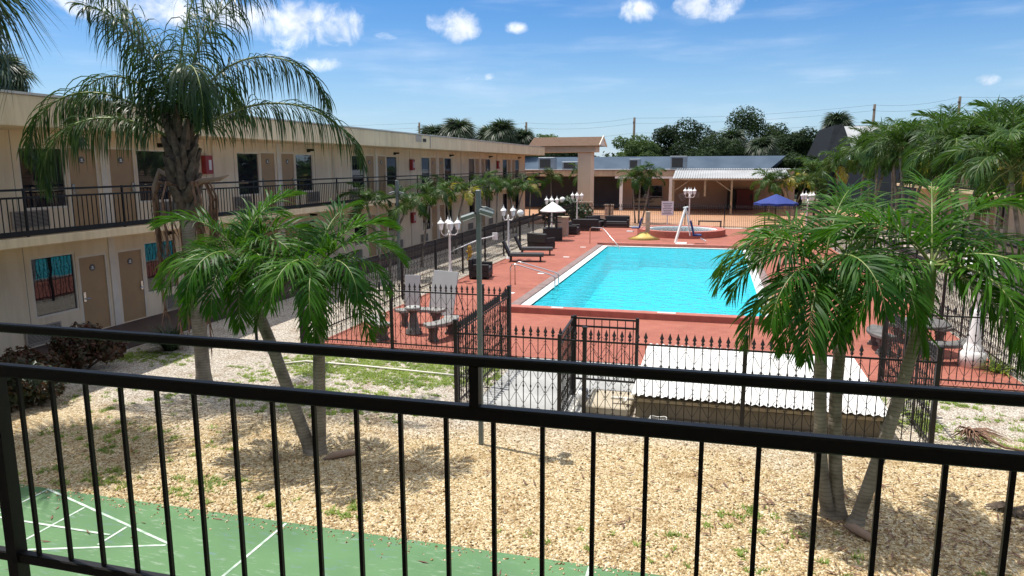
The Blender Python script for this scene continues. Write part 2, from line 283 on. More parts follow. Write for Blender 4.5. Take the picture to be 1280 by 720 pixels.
# ------------------------------------------------------------------ mesh builder
class MB:
    def __init__(s): s.v = []; s.f = []; s.m = []
    def quad(s, *p, m=0):
        i = len(s.v); s.v += [tuple(q) for q in p]; s.f.append(tuple(range(i, i + len(p)))); s.m.append(m)
    def box(s, x0, x1, y0, y1, z0, z1, m=0):
        s.obox(Matrix.Translation(((x0 + x1) / 2, (y0 + y1) / 2, (z0 + z1) / 2)), (abs(x1 - x0), abs(y1 - y0), abs(z1 - z0)), m)
    def obox(s, mx, size, m=0):
        i = len(s.v); a, b, c = (q / 2 for q in size)
        for x, y, z in ((-a, -b, -c), (a, -b, -c), (a, b, -c), (-a, b, -c), (-a, -b, c), (a, -b, c), (a, b, c), (-a, b, c)):
            s.v.append(tuple(mx @ Vector((x, y, z))))
        for f in ((3, 2, 1, 0), (4, 5, 6, 7), (0, 1, 5, 4), (1, 2, 6, 5), (2, 3, 7, 6), (3, 0, 4, 7)):
            s.f.append(tuple(i + k for k in f)); s.m.append(m)
    def bar(s, p, q, w, h=None, m=0, upv=(0, 0, 1)):
        p, q = Vector(p), Vector(q); d = q - p; L = d.length; x = d / L; u = Vector(upv)
        y = u.cross(x)
        if y.length < 1e-4: y = Vector((0, 1, 0)).cross(x)
        y.normalize(); z = x.cross(y)
        mx = Matrix((x, y, z)).transposed().to_4x4(); mx.translation = (p + q) / 2
        s.obox(mx, (L, w, h or w), m)
    def tube(s, pts, r, n=6, m=0, cap=True):
        pts = [Vector(p) for p in pts]; k = len(pts); rr = r if isinstance(r, (list, tuple)) else [r] * k
        i0 = len(s.v); t = (pts[1] - pts[0]).normalized()
        a = t.cross(Vector((0, 0, 1)));
        if a.length < 1e-3: a = Vector((1, 0, 0))
        a.normalize()
        for j, p in enumerate(pts):
            t = (pts[min(j + 1, k - 1)] - pts[max(j - 1, 0)]).normalized()
            a = (a - t * a.dot(t)).normalized(); b = t.cross(a)
            for q in range(n):
                an = 2 * math.pi * q / n
                s.v.append(tuple(p + (a * math.cos(an) + b * math.sin(an)) * rr[j]))
        for j in range(k - 1):
            for q in range(n):
                q2 = (q + 1) % n
                s.f.append((i0 + j * n + q, i0 + j * n + q2, i0 + (j + 1) * n + q2, i0 + (j + 1) * n + q)); s.m.append(m)
        if cap:
            s.f.append(tuple(i0 + q for q in reversed(range(n)))); s.m.append(m)
            s.f.append(tuple(i0 + (k - 1) * n + q for q in range(n))); s.m.append(m)
    def lathe(s, prof, n=16, c=(0, 0, 0), m=0):
        i0 = len(s.v); cx, cy, cz = c
        for r, z in prof:
            for q in range(n):
                an = 2 * math.pi * q / n
                s.v.append((cx + r * math.cos(an), cy + r * math.sin(an), cz + z))
        for j in range(len(prof) - 1):
            for q in range(n):
                q2 = (q + 1) % n
                s.f.append((i0 + j * n + q, i0 + j * n + q2, i0 + (j + 1) * n + q2, i0 + (j + 1) * n + q)); s.m.append(m)
        s.f.append(tuple(i0 + q for q in reversed(range(n)))); s.m.append(m)
        s.f.append(tuple(i0 + (len(prof) - 1) * n + q for q in range(n))); s.m.append(m)
    def sphere(s, c, r, n=14, m=0):
        s.lathe([(max(1e-4, r * math.sin(math.pi * k / 8)), -r * math.cos(math.pi * k / 8)) for k in range(9)], n, c, m)
    def prism(s, poly, z0, z1, m=0):
        i = len(s.v); n = len(poly)
        s.v += [(x, y, z0) for x, y in poly] + [(x, y, z1) for x, y in poly]
        s.f.append(tuple(i + k for k in reversed(range(n)))); s.m.append(m)
        s.f.append(tuple(i + n + k for k in range(n))); s.m.append(m)
        for k in range(n):
            k2 = (k + 1) % n; s.f.append((i + k, i + k2, i + n + k2, i + n + k)); s.m.append(m)
    def mesh(s, name, mats, smooth=False):
        me = bpy.data.meshes.new(name); me.from_pydata(s.v, [], s.f)
        for x in mats: me.materials.append(x)
        if len(mats) > 1: me.polygons.foreach_set('material_index', s.m)
        if smooth: me.polygons.foreach_set('use_smooth', [True] * len(s.f))
        me.update(); return me
    def build(s, name, mats, parent=None, smooth=False, bevel=0.0, loc=None):
        if not isinstance(mats, (list, tuple)): mats = [mats]
        o = bpy.data.objects.new(name, s.mesh(name, mats, smooth)); C.objects.link(o)
        if parent: o.parent = parent
        if loc: o.location = loc
        if bevel:
            b = o.modifiers.new('bevel', 'BEVEL'); b.width = bevel; b.segments = 1; b.limit_method = 'ANGLE'
        return o

def tag(o, label=None, cat=None, group=None, kind=None):
    if label: o['label'] = label
    if cat: o['category'] = cat
    if group: o['group'] = group
    if kind: o['kind'] = kind
    return o
def thing(name, label, cat, loc=(0, 0, 0), rz=0.0, group=None):
    o = bpy.data.objects.new(name, None); C.objects.link(o); o.location = loc; o.rotation_euler = (0, 0, rz)
    o.empty_display_size = 0.2
    return tag(o, label, cat, group)
def inst(name, me, parent, loc=(0, 0, 0), rot=(0, 0, 0), sc=1.0):
    o = bpy.data.objects.new(name, me); C.objects.link(o); o.parent = parent; o.location = loc; o.rotation_euler = rot
    o.scale = (sc, sc, sc) if not isinstance(sc, tuple) else sc
    return o
def copy_tree(o, parent=None):
    c = o.copy(); C.objects.link(c)
    if parent: c.parent = parent
    for ch in list(o.children): copy_tree(ch, c)
    return c
def again(src, label, loc, rz=0.0, sc=None):
    c = copy_tree(src); c['label'] = label; c.location = loc; c.rotation_euler = (0, 0, rz)
    if sc: c.scale = (sc, sc, sc)
    return c
def holed(name, o, holes, z, m):
    xs = sorted({o[0], o[1], *[q for h in holes for q in h[:2]]}); ys = sorted({o[2], o[3], *[q for h in holes for q in h[2:]]}); b = MB()
    for i in range(len(xs) - 1):
        for j in range(len(ys) - 1):
            xm, ym = (xs[i] + xs[i + 1]) / 2, (ys[j] + ys[j + 1]) / 2
            if not any(h[0] < xm < h[1] and h[2] < ym < h[3] for h in holes): b.quad((xs[i], ys[j], z), (xs[i + 1], ys[j], z), (xs[i + 1], ys[j + 1], z), (xs[i], ys[j + 1], z))
    return struct(b.build(name, m))
HOLES = [(-5.7, 2.0, 20.2, 38.6), (-3.0, -.6, 44.6, 47.0)]
def struct(o): return tag(o, kind='structure')
def sheet(name, poly, z, m):
    b = MB(); b.quad(*[(x, y, z) for x, y in poly]); return struct(b.build(name, m))

# ------------------------------------------------------------------ setting: ground sheets
holed('ground', (-900, 900, -300, 1500), HOLES, -0.05, mat('dry_lawn', (0.13, 0.13, 0.06), 0.95, 0.25, 0.4))
holed('gravel_bed', (-13.4, 13.4, 7.16, 62), HOLES, 0.0, M['gravel'])
sheet('shuffleboard_court', [(-13.4, 2.6), (13.4, 2.6), (13.4, 7.17), (-13.4, 7.17)], 0.012, M['court'])
b = MB()
def gline(x0, y0, x1, y1, w=0.034):
    d = Vector((x1 - x0, y1 - y0, 0)); n = Vector((-d.y, d.x, 0)).normalized() * w / 2
    p, q = Vector((x0, y0, 0.016)), Vector((x1, y1, 0.016)); b.quad(p - n, q - n, q + n, p + n)
ax, ay = -5.80, 6.35
gline(-8.45, 7.15, ax - .05, ay + .02); gline(-8.45, 5.45, ax - .05, ay - .02)
for x in (-8.42, -7.515, -6.61):
    t = (ax - x) / 2.65 * 0.80 - 0.03
    gline(x, ay - t, x, ay + t, 0.032)
b.quad(*[(x, y, 0.020) for x, y in ((-8.35, ay - .016), (-6.65, ay - .016), (-6.65, ay + .016), (-8.35, ay + .016))])
gline(-8.92, 5.2, -8.92, 7.12); gline(-4.81, 4.6, -4.81, 7.14); gline(-1.11, 5.0, -1.11, 7.14); 
struct(b.build('court_lines', M['line']))
# pool deck: a sheet with the pool cut out
PX0, PX1, PY0, PY1 = -5.85, 2.15, 20.0, 38.75          # outside of the raised coping
DX0, DX1, DY0, DY1 = -9.15, 6.0, 15.3, 50.9
b = MB(); z = 0.03
for x0, x1, y0, y1 in ((DX0, PX0, DY0, DY1), (PX1, DX1, DY0, DY1), (PX0, PX1, DY0, PY0), (PX0, -3.0, PY1, DY1), (-.6, PX1, PY1, DY1), (-3.0, -.6, PY1, 44.6), (-3.0, -.6, 47.0, DY1)):
    b.quad((x0, y0, z), (x1, y0, z), (x1, y1, z), (x0, y1, z))
b.quad((DX0, DY0, z), (DX0, DY0, -.04), (DX1, DY0, -.04), (DX1, DY0, z)); b.quad((DX0, DY0, z), (DX0, DY1, z), (DX0, DY1, -.04), (DX0, DY0, -.04))
struct(b.build('pool_deck', M['deck']))
sheet('concrete_pad', [(-4.0, 11.75), (-2.38, 11.75), (-2.38, 15.29), (-4.0, 15.29)], 0.02, M['padconc'])
sheet('equipment_floor', [(-2.36, 11.75), (-1.25, 11.75), (-1.25, 15.29), (-2.36, 15.29)], 0.02, M['padconc'])
b = MB(); b.box(-2.0, -1.22, 11.95, 12.95, 0.02, 0.16); struct(b.build('concrete_ledge', M['padwarm'], bevel=0.02))
sheet('patio', [(-30, 52.2), (12.5, 52.2), (12.5, 74), (-30, 74)], 0.012, M['teak'])
sheet('driveway', [(-60, -40), (60, -40), (60, 2.6), (-60, 2.6)], -0.02, mat('asphalt', (0.05, 0.05, 0.05), 0.9, 0.2, 2))

# ------------------------------------------------------------------ pool
pool = thing('swimming_pool', 'long rectangular pool of bright turquoise water with raised red brick coping', 'pool', (0, 0, 0))
IX0, IX1, IY0, IY1 = PX0 + .30, PX1 - .30, PY0 + .30, PY1 - .30
b = MB()
b.box(PX0, PX1, PY0, IY0, 0, .22); b.build('coping', M['kerbred'], pool, bevel=0.015)
b = MB(); b.box(PX0, PX1, IY1, PY1, 0, .20); b.build('coping', M['kerbred'], pool, bevel=0.015)
for xa, xb in ((PX0, IX0), (IX1, PX1)): b = MB(); b.box(xa, xb, IY0, IY1, 0, .09); b.build('side_coping', M['sidecope'], pool, bevel=0.015)
b = MB(); w = .30
b.box(IX0, IX0 + w, IY0, IY1, -.02, .05); b.box(IX1 - w, IX1, IY0, IY1, -.02, .05)
b.box(IX0 + w, IX1 - w, IY0, IY0 + .1, -.02, .047); b.box(IX0 + w, IX1 - w, IY1 - w, IY1, -.02, .047)
b.build('rim_tile', M['tile'], pool)
b = MB(); x0, x1, y0, y1 = IX0 + w, IX1 - w, IY0 + .1, IY1 - w
da, db = -1.35, -1.0
b.quad((x0, y0, da), (x1, y0, da), (x1, y0 + 6, da), (x0, y0 + 6, da)); b.quad((x0, y0 + 6, da), (x1, y0 + 6, da), (x1, y1, db), (x0, y1, db))
b.quad((x0, y0, .03), (x0, y0, da), (x0, y0 + 6, da), (x0, y1, db), (x0, y1, .03)); b.quad((x1, y0, .03), (x1, y1, .03), (x1, y1, db), (x1, y0 + 6, da), (x1, y0, da))
b.quad((x0, y0, .03), (x1, y0, .03), (x1, y0, da), (x0, y0, da)); b.quad((x0, y1, .03), (x0, y1, db), (x1, y1, db), (x1, y1, .03))
b.build('basin', M['basin'], pool)
b = MB()
for k in range(3): b.box(x0 + .01, x0 + 1.7, y1 - .40 * (k + 1), y1 - .40 * k - .002, -1.2, -.32 - .26 * k)
b.build('steps', M['basin'], pool)
b = MB(); b.quad((x0 - .02, y0 - .02, .0), (x1 + .02, y0 - .02, .0), (x1 + .02, y1 + .02, .0), (x0 - .02, y1 + .02, .0)); b.build('water', M['water'], pool)
b = MB()
for (mx, my, mz, l, q) in ((-1.1, PY0 + .15, .223, .5, 0), (-4.2, PY0 + .15, .223, .35, 0), (-1.3, PY1 - .14, .203, .9, 0)):
    b.box(mx - l / 2, mx + l / 2, my - .06, my + .06, mz - .01, mz + .002)
b.build('depth_tile', M['white'], pool)
b = MB()
for (mx, my) in ((-6.45, 23.2), (-6.45, 27.8), (-6.5, 33.2), (-6.45, 37.5)): b.box(mx - .14, mx + .14, my - .12, my + .12, .02, .036)
b.build('deck_marker', M['tile'], pool)

def handrail(name, label, y, x0, x1, n, sp):
    t = thing(name, label, 'pool handrail', (0, y, 0))
    for k in range(n):
        yy = k * sp
        b = MB(); b.tube([(x0, yy, .03), (x0, yy, .72), (x0 + .05, yy, .82), (x0 + .16, yy, .86), (x0 + .3, yy, .83), (x1 - .1, yy, .52), (x1 - .02, yy, .46), (x1, yy, .38), (x1, yy, -.55)], .024, 8)
        b.build('rail', M['steel'], t, True)
    if n > 1:
        b = MB()
        for zz in (-.12, -.38): b.box(x1 - .06, x1 + .06, .02, sp - .02, zz, zz + .03)
        b.build('tread', M['steel'], t)
    return t
handrail('pool_ladder', 'stainless pool ladder with two curved rails at the near left of the pool', 24.3, -6.75, -5.15, 2, .62)
t = thing('pool_handrail', 'single slanting steel handrail down the pool steps at the far left corner', 'pool handrail', (0, 0, 0))
b = MB(); b.tube([(-6.4, 39.4, .03), (-6.4, 39.4, .85), (-6.3, 39.35, .92), (-5.75, 39.1, .92), (-5.6, 39.0, .88), (-4.55, 37.4, .1), (-4.45, 37.3, -.4)], .025, 8); b.build('rail', M['steel'], t, True)

# ------------------------------------------------------------------ raised spa
spa = thing('hot_tub', 'round raised hot tub with red brick rim and pale water behind the pool', 'hot tub', (-1.8, 45.8, 0))
n = 40
def ring(b, ri, ro, z0, z1):
    for k in range(n):
        a0, a1 = 2 * math.pi * k / n, 2 * math.pi * (k + 1) / n
        P = lambda r, a, z: (r * math.cos(a), r * math.sin(a), z)
        b.quad(P(ri, a0, z1), P(ro, a0, z1), P(ro, a1, z1), P(ri, a1, z1)); b.quad(P(ro, a0, z0), P(ro, a1, z0), P(ro, a1, z1), P(ro, a0, z1)); b.quad(P(ri, a0, z1), P(ri, a1, z1), P(ri, a1, z0), P(ri, a0, z0))
b = MB(); ring(b, 2.2, 2.65, 0.02, .42); b.build('rim', M['kerbred'], spa)
b = MB(); ring(b, 2.05, 2.198, .05, .37); b.lathe([(2.2, .04), (2.2, .045)], n); b.build('basin', M['spabasin'], spa)
b = MB(); b.lathe([(2.06, .295), (2.06, .30)], n); b.build('water', M['spawater'], spa)

# ------------------------------------------------------------------ motel wings
def wall_with_holes(b, X, s, ys, z0, z1, holes, depth=.10):
    """wall in the plane x = X facing -s (s = sign of X); holes are (y0, y1, z0, z1); reveals run inwards"""
    yc = sorted({ys[0], ys[1], *[h[0] for h in holes], *[h[1] for h in holes]}); zc = sorted({z0, z1, *[h[2] for h in holes], *[h[3] for h in holes]})
    for i in range(len(yc) - 1):
        for j in range(len(zc) - 1):
            ym, zm = (yc[i] + yc[i + 1]) / 2, (zc[j] + zc[j + 1]) / 2
            if any(h[0] < ym < h[1] and h[2] < zm < h[3] for h in holes): continue
            b.quad((X, yc[i], zc[j]), (X, yc[i + 1], zc[j]), (X, yc[i + 1], zc[j + 1]), (X, yc[i], zc[j + 1]))
    xi = X + s * depth
    for y0, y1, a, c in holes:
        b.quad((X, y0, a), (X, y1, a), (xi, y1, a), (xi, y0, a)); b.quad((X, y0, c), (X, y1, c), (xi, y1, c), (xi, y0, c))
        b.quad((X, y0, a), (X, y0, c), (xi, y0, c), (xi, y0, a)); b.quad((X, y1, a), (X, y1, c), (xi, y1, c), (xi, y1, a))

F2 = 2.84
def pane_frame(me_name, w, h):
    f = MB(); t = .045
    for x in (0, w - t): f.box(-.03, .035, x, x + t, 0, h)
    for z in (0, h - t): f.box(-.03, .035, t, w - t, z, z + t)
    return f.mesh(me_name, [M['trim']])
WF = pane_frame('window', 1.22, 1.43); DW, DH = .90, 1.93
b = MB(); b.quad((0, .045, .045), (0, 1.175, .045), (0, 1.175, 1.385), (0, .045, 1.385)); PANE = b.mesh('pane', [M['glass']])
b = MB(); b.quad((0, .045, .045), (0, 1.175, .045), (0, 1.175, 1.385), (0, .045, 1.385)); PANEU = b.mesh('pane', [M['glassup']])
b = MB(); b.box(-.02, .02, .05, DW - .05, .0, DH - .05); DOOR = b.mesh('door', [M['door']])
b = MB(); t_ = .05
for x in (0, DW - t_): b.box(-.05, .045, x, x + t_, 0, DH)
b.box(-.05, .045, t_, DW - t_, DH - t_, DH); DFR = b.mesh('frame', [M['trim']])
b = MB(); b.box(0, .03, -.035, .035, -.10, .14); b.tube([(.03, 0, -.03), (.07, 0, -.03), (.07, .12, -.03)], .012, 6); HAND = b.mesh('handle', [M['steel']], False)
b = MB()
for k in range(2):
    b.tube([(0, 0, 0), (.012, 0, 0)], .075, 14); 
b2 = MB(); b2.tube([(0, 0, 0), (.012, 0, 0)], .085, 14, 0); b2.box(.012, .015, -.045, .045, -.04, -.022, 1); b2.tube([(.012, 0, .012), (.015, 0, .012)], .03, 10, 1)
PLATE = b2.mesh('number_plate', [M['plate'], M['platelight']])
b = MB(); b.box(0, .05, 0, .95, 0, .40, 0)
for k in range(12): b.box(.05, .062, .04, .91, .03 + .03 * k, .042 + .03 * k, 0)
b.box(.0501, .052, .04, .91, .025, .38, 1)
AC = b.mesh('air_conditioner', [M['grille'], M['dark']])
b = MB(); b.box(0, .10, -.05, .05, -.06, .06); b.box(.10, .26, -.06, .06, -.02, .06); LAMP = b.mesh('wall_lamp', [M['black']])

def motel(s, label, y0, y1, centres, back, zr0, zr1, detail=True):
    """two-storey wing along Y; s=-1 the left wing (faces +X), s=+1 the right wing (faces -X)"""
    X = s * 15.0
    bd = thing('motel_building', label, 'motel', (0, 0, 0))
    holes = []; items = []
    for cy in centres:
        for fl, zb in ((0, .22), (1, F2)):
            if fl == 0: zb = .17
            for side in (-1, 1):
                d0 = cy + .17 if side > 0 else cy - .17 - DW
                w0 = d0 + DW + .06 if side > 0 else d0 - .06 - 1.22
                if w0 < y0 + .1 or w0 + 1.22 > y1 - .1: continue
                wz = zb + (.62 if fl == 0 else .47)
                holes += [(d0, d0 + DW, zb, zb + DH), (w0, w0 + 1.22, wz, wz + 1.43)]
                items.append((fl, side, d0, zb, w0, wz))
    w = MB(); wall_with_holes(w, X, s, (y0, y1), 0.0, zr0 + .02, holes, .09)
    xb = s * back
    w.quad((X, y0, 0), (xb, y0, 0), (xb, y0, zr0), (X, y0, zr0)); w.quad((X, y1, 0), (X, y1, zr0), (xb, y1, zr0), (xb, y1, 0)); w.quad((xb, y0, 0), (xb, y1, 0), (xb, y1, zr0), (xb, y0, zr0))
    for yy in [y for c in centres for y in (c - 3.9, c - 2.5, c + 2.5)]:                      # seams between the wall panels
        if y0 < yy < y1: w.box(X, X - s * .008, yy - .006, yy + .006, .16, 2.6, 1); w.box(X, X - s * .008, yy - .006, yy + .006, F2 + .01, zr0, 1)
    w.build('wall', [M['wall'], M['grille']], bd)
    for c in centres:                                                                         # pale pilaster between each pair of doors
        for za, zb in ((.16, 2.6), (F2 + .01, zr0)): p = MB(); p.box(X - s * .03, X, c - .10, c + .10, za, zb); p.build('pilaster', M['trim'], bd)
    rf = MB(); xo = s * 13.4
    rf.box(xo, xb, y0 - .3, y1 + .3, zr0, zr1 - .05); rf.build('roof', M['fascia'], bd, bevel=.015)
    rr = MB(); rr.box(xo - s * .03, xb, y0 - .33, y1 + .33, zr1 - .049, zr1); rr.build('roof_edge', M['flash'], bd)
    sl = MB(); sl.box(s * 13.6, X - s * .001, y0, y1, F2 - .2, F2); o = sl.build('balcony_slab', M['fascia'], bd, bevel=.015)
    ap = MB(); ap.box(s * 13.25, X - s * .001, y0, y1, -.04, .155); ap.build('walkway_slab', M['plinth'], bd, bevel=.01)
    for fl, side, d0, zb, w0, wz in items:
        xx = X + s * .05; k = (1, 1, 1) if s < 0 else (-1, 1, 1)
        d = inst('door', DOOR, bd, (xx, d0, zb), sc=k); inst('frame', DFR, d)
        inst('handle', HAND, d, (.022, DW - .12 if side > 0 else .12, .88), sc=(1, -1 if side > 0 else 1, 1))
        inst('number_plate', PLATE, d, (.021, DW / 2, 1.60))
        wd = inst('window', WF, bd, (xx, w0, wz), sc=k); inst('pane', PANE if fl == 0 else PANEU, wd)
        inst('air_conditioner', AC, bd, (X - s * .001, w0 + (.62 if side > 0 else -.35), zb + .06), sc=k)
    for c in centres:
        for zz in (2.40, zr0 - .22):
            inst('wall_lamp', LAMP, bd, (X, c + 2.0, zz), sc=(1 if s < 0 else -1, 1, 1))
    return bd
LC = [15.27, 23.08, 30.95, 38.75, 46.6, 54.4]
left = motel(-1, 'long two storey tan motel wing with brown doors on the left of the pool', 4.0, 58.6, [7.5] + LC, 26, 5.08, 5.76)
right = motel(1, 'two storey motel wing mostly hidden behind the palm row on the right', 9.0, 62.0, [15.3, 23.1, 30.9, 38.7, 46.5, 54.3], 26, 5.45, 6.3)
# vent notch and seam on the left fascia
b = MB(); b.box(-13.42, -13.39, 31.9, 32.6, 5.38, 5.68, 0); b.box(-13.388, -13.38, 32.75, 33.15, 5.40, 5.55, 1); b.box(-13.43, -13.38, 33.65, 33.75, 5.12, 5.70, 0)
b.build('roof_vent', [M['grille'], M['dark']], left)
for yy, za, zb in ((11.6, .16, 5.05), (19.5, 2.9, 5.05), (26.9, .16, 5.05), (34.8, .16, 2.6), (42.7, .16, 5.05), (50.4, .16, 5.05)):
    b = MB(); b.tube([(-14.955, yy, za), (-14.955, yy, 2.6 if za < 1 else zb)], .022, 6); b.build('conduit', M['trim'], left)
    if za < 1 and zb > 3: b = MB(); b.tube([(-14.955, yy, 2.86), (-14.955, yy, zb)], .022, 6); b.build('conduit', M['trim'], left)
def cabinet(label, y, z):
    t = thing('extinguisher_cabinet', label, 'cabinet', (-14.985, y, z), 0, 'red extinguisher cabinets on the motel wall')
    b = MB(); b.box(0, .16, -.17, .17, 0, .55); b.build('box', M['red'], t, bevel=.01)
    b = MB(); b.box(.16, .166, -.03, .09, .12, .42); b.build('window', M['paper'], t)
cabinet('red cabinet on upper wall beside the big queen palm trunk', 19.15, 4.05)
cabinet('red cabinet on upper wall below the fascia vent', 34.95, 4.05)
cabinet('red cabinet on lower wall behind the twin trunk walkway palm', 34.9, 1.35)
cabinet('red cabinet on upper wall farthest along the left wing', 50.5, 4.05)

# ------------------------------------------------------------------ balcony railings
def railing(name, label, group, ax, s, y0, y1, zf, near_y):
    """long balcony railing along Y at x = ax"""
    t = thing(name, label, 'railing', (ax, 0, zf), 0, group)
    ys = [y0 + k * 2.6 for k in range(int((y1 - y0) / 2.6) + 1)]
    pm = MB(); pm.box(-.02, .02, -.02, .02, 0, 1.0); pmesh = pm.mesh('post', [M['black']])
    for y in ys: inst('post', pmesh, t, (0, y, .001))
    for zz, h, nm in ((.97, .045, 'top_rail'), (.81, .04, 'middle_rail'), (.075, .11, 'bottom_rail')):
        b = MB(); b.box(-.022, .022, y0, y1, zz - h / 2, zz + h / 2); b.build(nm, M['black'], t)
    bm = MB(); bm.box(-.008, .008, -.008, .008, .12, .80); bmesh_ = bm.mesh('baluster', [M['black']])
    al = [y0 + .13 * k for k in range(1, int((y1 - y0) / .13))]
    al.sort(key=lambda y: abs(y - near_y))
    for y in al[:100]: inst('baluster', bmesh_, t, (0, y, 0))
    b = MB()
    for y in al[100:]: b.box(-.008, .008, y - .008, y + .008, .12, .80)
    tag(b.build('far_balusters', M['black'], t), kind='stuff')
railing('balcony_railing', 'black upper balcony railing along the left motel wing', None, -13.66, -1, 4.0, 58.4, F2, 13.5)
railing('balcony_railing', 'black upper balcony railing behind the palm row on the right', None, 13.66, 1, 9.0, 62, F2, 34)

# near balcony where the photographer stands
nb = thing('near_balcony', 'second floor motel walkway the photographer stands on', 'balcony', (0, 0, 0))
b = MB(); b.box(-9, 9, -.3, 1.80, 2.45, 2.70); b.build('floor_slab', M['padwarm'], nb)
b = MB(); b.box(-9, 9, -.45, -.31, 0, 5.2); b.build('wall', M['wall'], nb)
b = MB(); b.box(-9, 9, -.3, 1.85, 5.2, 5.9); b.build('roof', M['fascia'], nb)
YR = 1.723
fr = thing('front_railing', 'thick black steel balcony railing crossing the whole foreground', 'railing', (0, YR, 2.70))
def rail_obj(nm, z0, z1, d, tp=0): 
    b = MB(); b.box(-9, 9, -d / 2, d / 2, z0 - 2.70, z1 - 2.70); b.build(nm, M['black'], fr, bevel=.004)
rail_obj('top_rail', 3.759, 3.786, .028); rail_obj('middle_rail', 3.614, 3.653, .032); rail_obj('bottom_rail', 2.970, 3.004, .032)
pm = MB(); pm.box(-.021, .021, -.021, .021, .001, .913); pme = pm.mesh('post', [M['black']])
sm = MB(); sm.box(-.013, .013, -.013, .013, .953, 1.059); sme = sm.mesh('spacer_post', [M['black']])
bm = MB(); bm.box(-.0056, .0056, -.0056, .0056, .306, .914); bme = bm.mesh('baluster', [M['black']])
for x in (-7.9, -5.05, -2.197, 2.9, 5.8): inst('post', pme, fr, (x, 0, 0))
inst('spacer_post', sme, fr, (-.575, 0, 0)); inst('spacer_post', sme, fr, (1.2, 0, 0))
for k in range(-46, 40):
    x = -.526 + .1313 * k
    if all(abs(x - q) > .04 for q in (-7.9, -5.05, -2.197, 2.9, 5.8)): inst('baluster', bme, fr, (x, 0, 0))

# ------------------------------------------------------------------ wrought iron fences
SP = .128
def picket_mesh(h, spear=True):
    b = MB(); b.box(-.0065, .0065, -.0065, .0065, .06, h - .02 if spear else h - .09)
    if spear:
        b.lathe([(.012, -.03), (.030, .0), (.012, .02), (.022, .035), (.034, .055), (.020, .09), (.002, .15)], 6, (0, 0, h - .04))
        b.lathe([(.008, -.03), (.018, 0), (.008, .03)], 6, (0, 0, h - .45)); b.lathe([(.008, -.03), (.018, 0), (.008, .03)], 6, (0, 0, h - .95))
    return b.mesh('picket', [M['fence']])
PK = {}
def fence(label, A, B, h=1.50, posts=(0, 1), scroll=True, spear=True, group='black iron fences round the pool deck', ph=1.62, nearA=True, skip=0.0):
    A, B = Vector((*A, 0)), Vector((*B, 0)); d = B - A; L = d.length; rz = math.atan2(d.y, d.x)
    t = thing('iron_fence', label, 'fence', A, rz, group)
    for key in ((h, spear), (h, False)):
        if key not in PK: PK[key] = picket_mesh(*key)
    pm = MB(); pm.box(-.032, .032, -.032, .032, 0, ph); pm.box(-.04, .04, -.04, .04, ph, ph + .02); pmesh = pm.mesh('post', [M['fence']])
    for f in posts: inst('post', pmesh, t, (L * f, 0, .002))
    for zz, nm in ((h - .10, 'top_rail'), (.14, 'bottom_rail')):
        b = MB(); b.box(0, L, -.011, .011, zz - .014, zz + .014); b.build(nm, M['fence'], t)
    xs = [SP * (k + .5) for k in range(int(L / SP))]
    if not nearA: xs.reverse()
    r2 = random.Random(int(L * 100))
    for x in xs[:100]: inst('picket', PK[(h, spear and r2.random() > .06)], t, (x, 0, 0))
    if xs[100:]:
        b = MB()
        for x in xs[100:]:
            b.box(x - .0045, x + .0045, -.0045, .0045, .06, h - .02)
            if spear: b.lathe([(.010, -.01), (.034, .05), (.002, .14)], 4, (x, 0, h - .04))
        tag(b.build('far_pickets', M['fence'], t), kind='stuff')
    if scroll:
        b = MB(); xs = sorted(xs)[:160] if nearA else sorted(xs)[-160:]
        for i in range(len(xs) - 1):
            xa, xb = xs[i], xs[i + 1]
            for z0 in (h - .18, h - .62, h - 1.06):
                za, zb = (z0, z0 - .20) if i % 2 == 0 else (z0 - .20, z0)
                for sg in (1, -1):
                    zc = z0 - .22
                    pts = []
                    for q in range(6):
                        f = q / 5; e = f * f * (3 - 2 * f)
                        zz = za + (zb - za) * (.5 * f + .5 * e); zz = zz if sg > 0 else 2 * zc - zz
                        pts.append((xa + (xb - xa) * f, 0, zz))
                    b.tube(pts, .0048, 3, cap=False)
                # little curl at the picket
                if i % 2 == 0:
                    c0 = z0 + .01
                    b.tube([(xa + .028 * math.cos(q), 0, c0 + .028 * math.sin(q)) for q in (0.2, 1.0, 1.8, 2.6, 3.2)], .004, 3, cap=False)
        b.build('scrollwork', M['fence'], t)
    return t
fence('long scrolled iron fence facing the balcony before the white shed roof', (-4.21, 11.58), (3.30, 11.58), posts=(0, .302, .64, 1))
fence('short iron fence running back from the front corner beside the grey pad', (-4.21, 11.66), (-4.27, 15.22), posts=(.38, 1))
fence('iron fence section in front of the stone benches', (-9.55, 15.29), (-4.27, 15.29), posts=(0, .455, .88, 1), nearA=False)
fence('short iron fence running back behind the three trunk palm', (3.30, 11.66), (3.34, 15.22), posts=(.5, 1))
fence('iron fence section before the red deck at the right edge', (3.34, 15.29), (6.05, 15.29), posts=(1,), ph=1.7)
fence('long iron fence beside the gravel bed on the left of the deck', (-9.55, 15.4), (-9.55, 51), posts=[k / 12 for k in range(13)], nearA=True)
fence('long iron fence beside the bright gravel on the right of the deck', (6.05, 15.4), (6.05, 51), posts=[k / 12 for k in range(13)], nearA=True, ph=1.7)
fence('straight iron fence closing the far end of the deck', (-9.5, 51.05), (6.0, 51.05), posts=[k / 6 for k in range(7)], scroll=False)
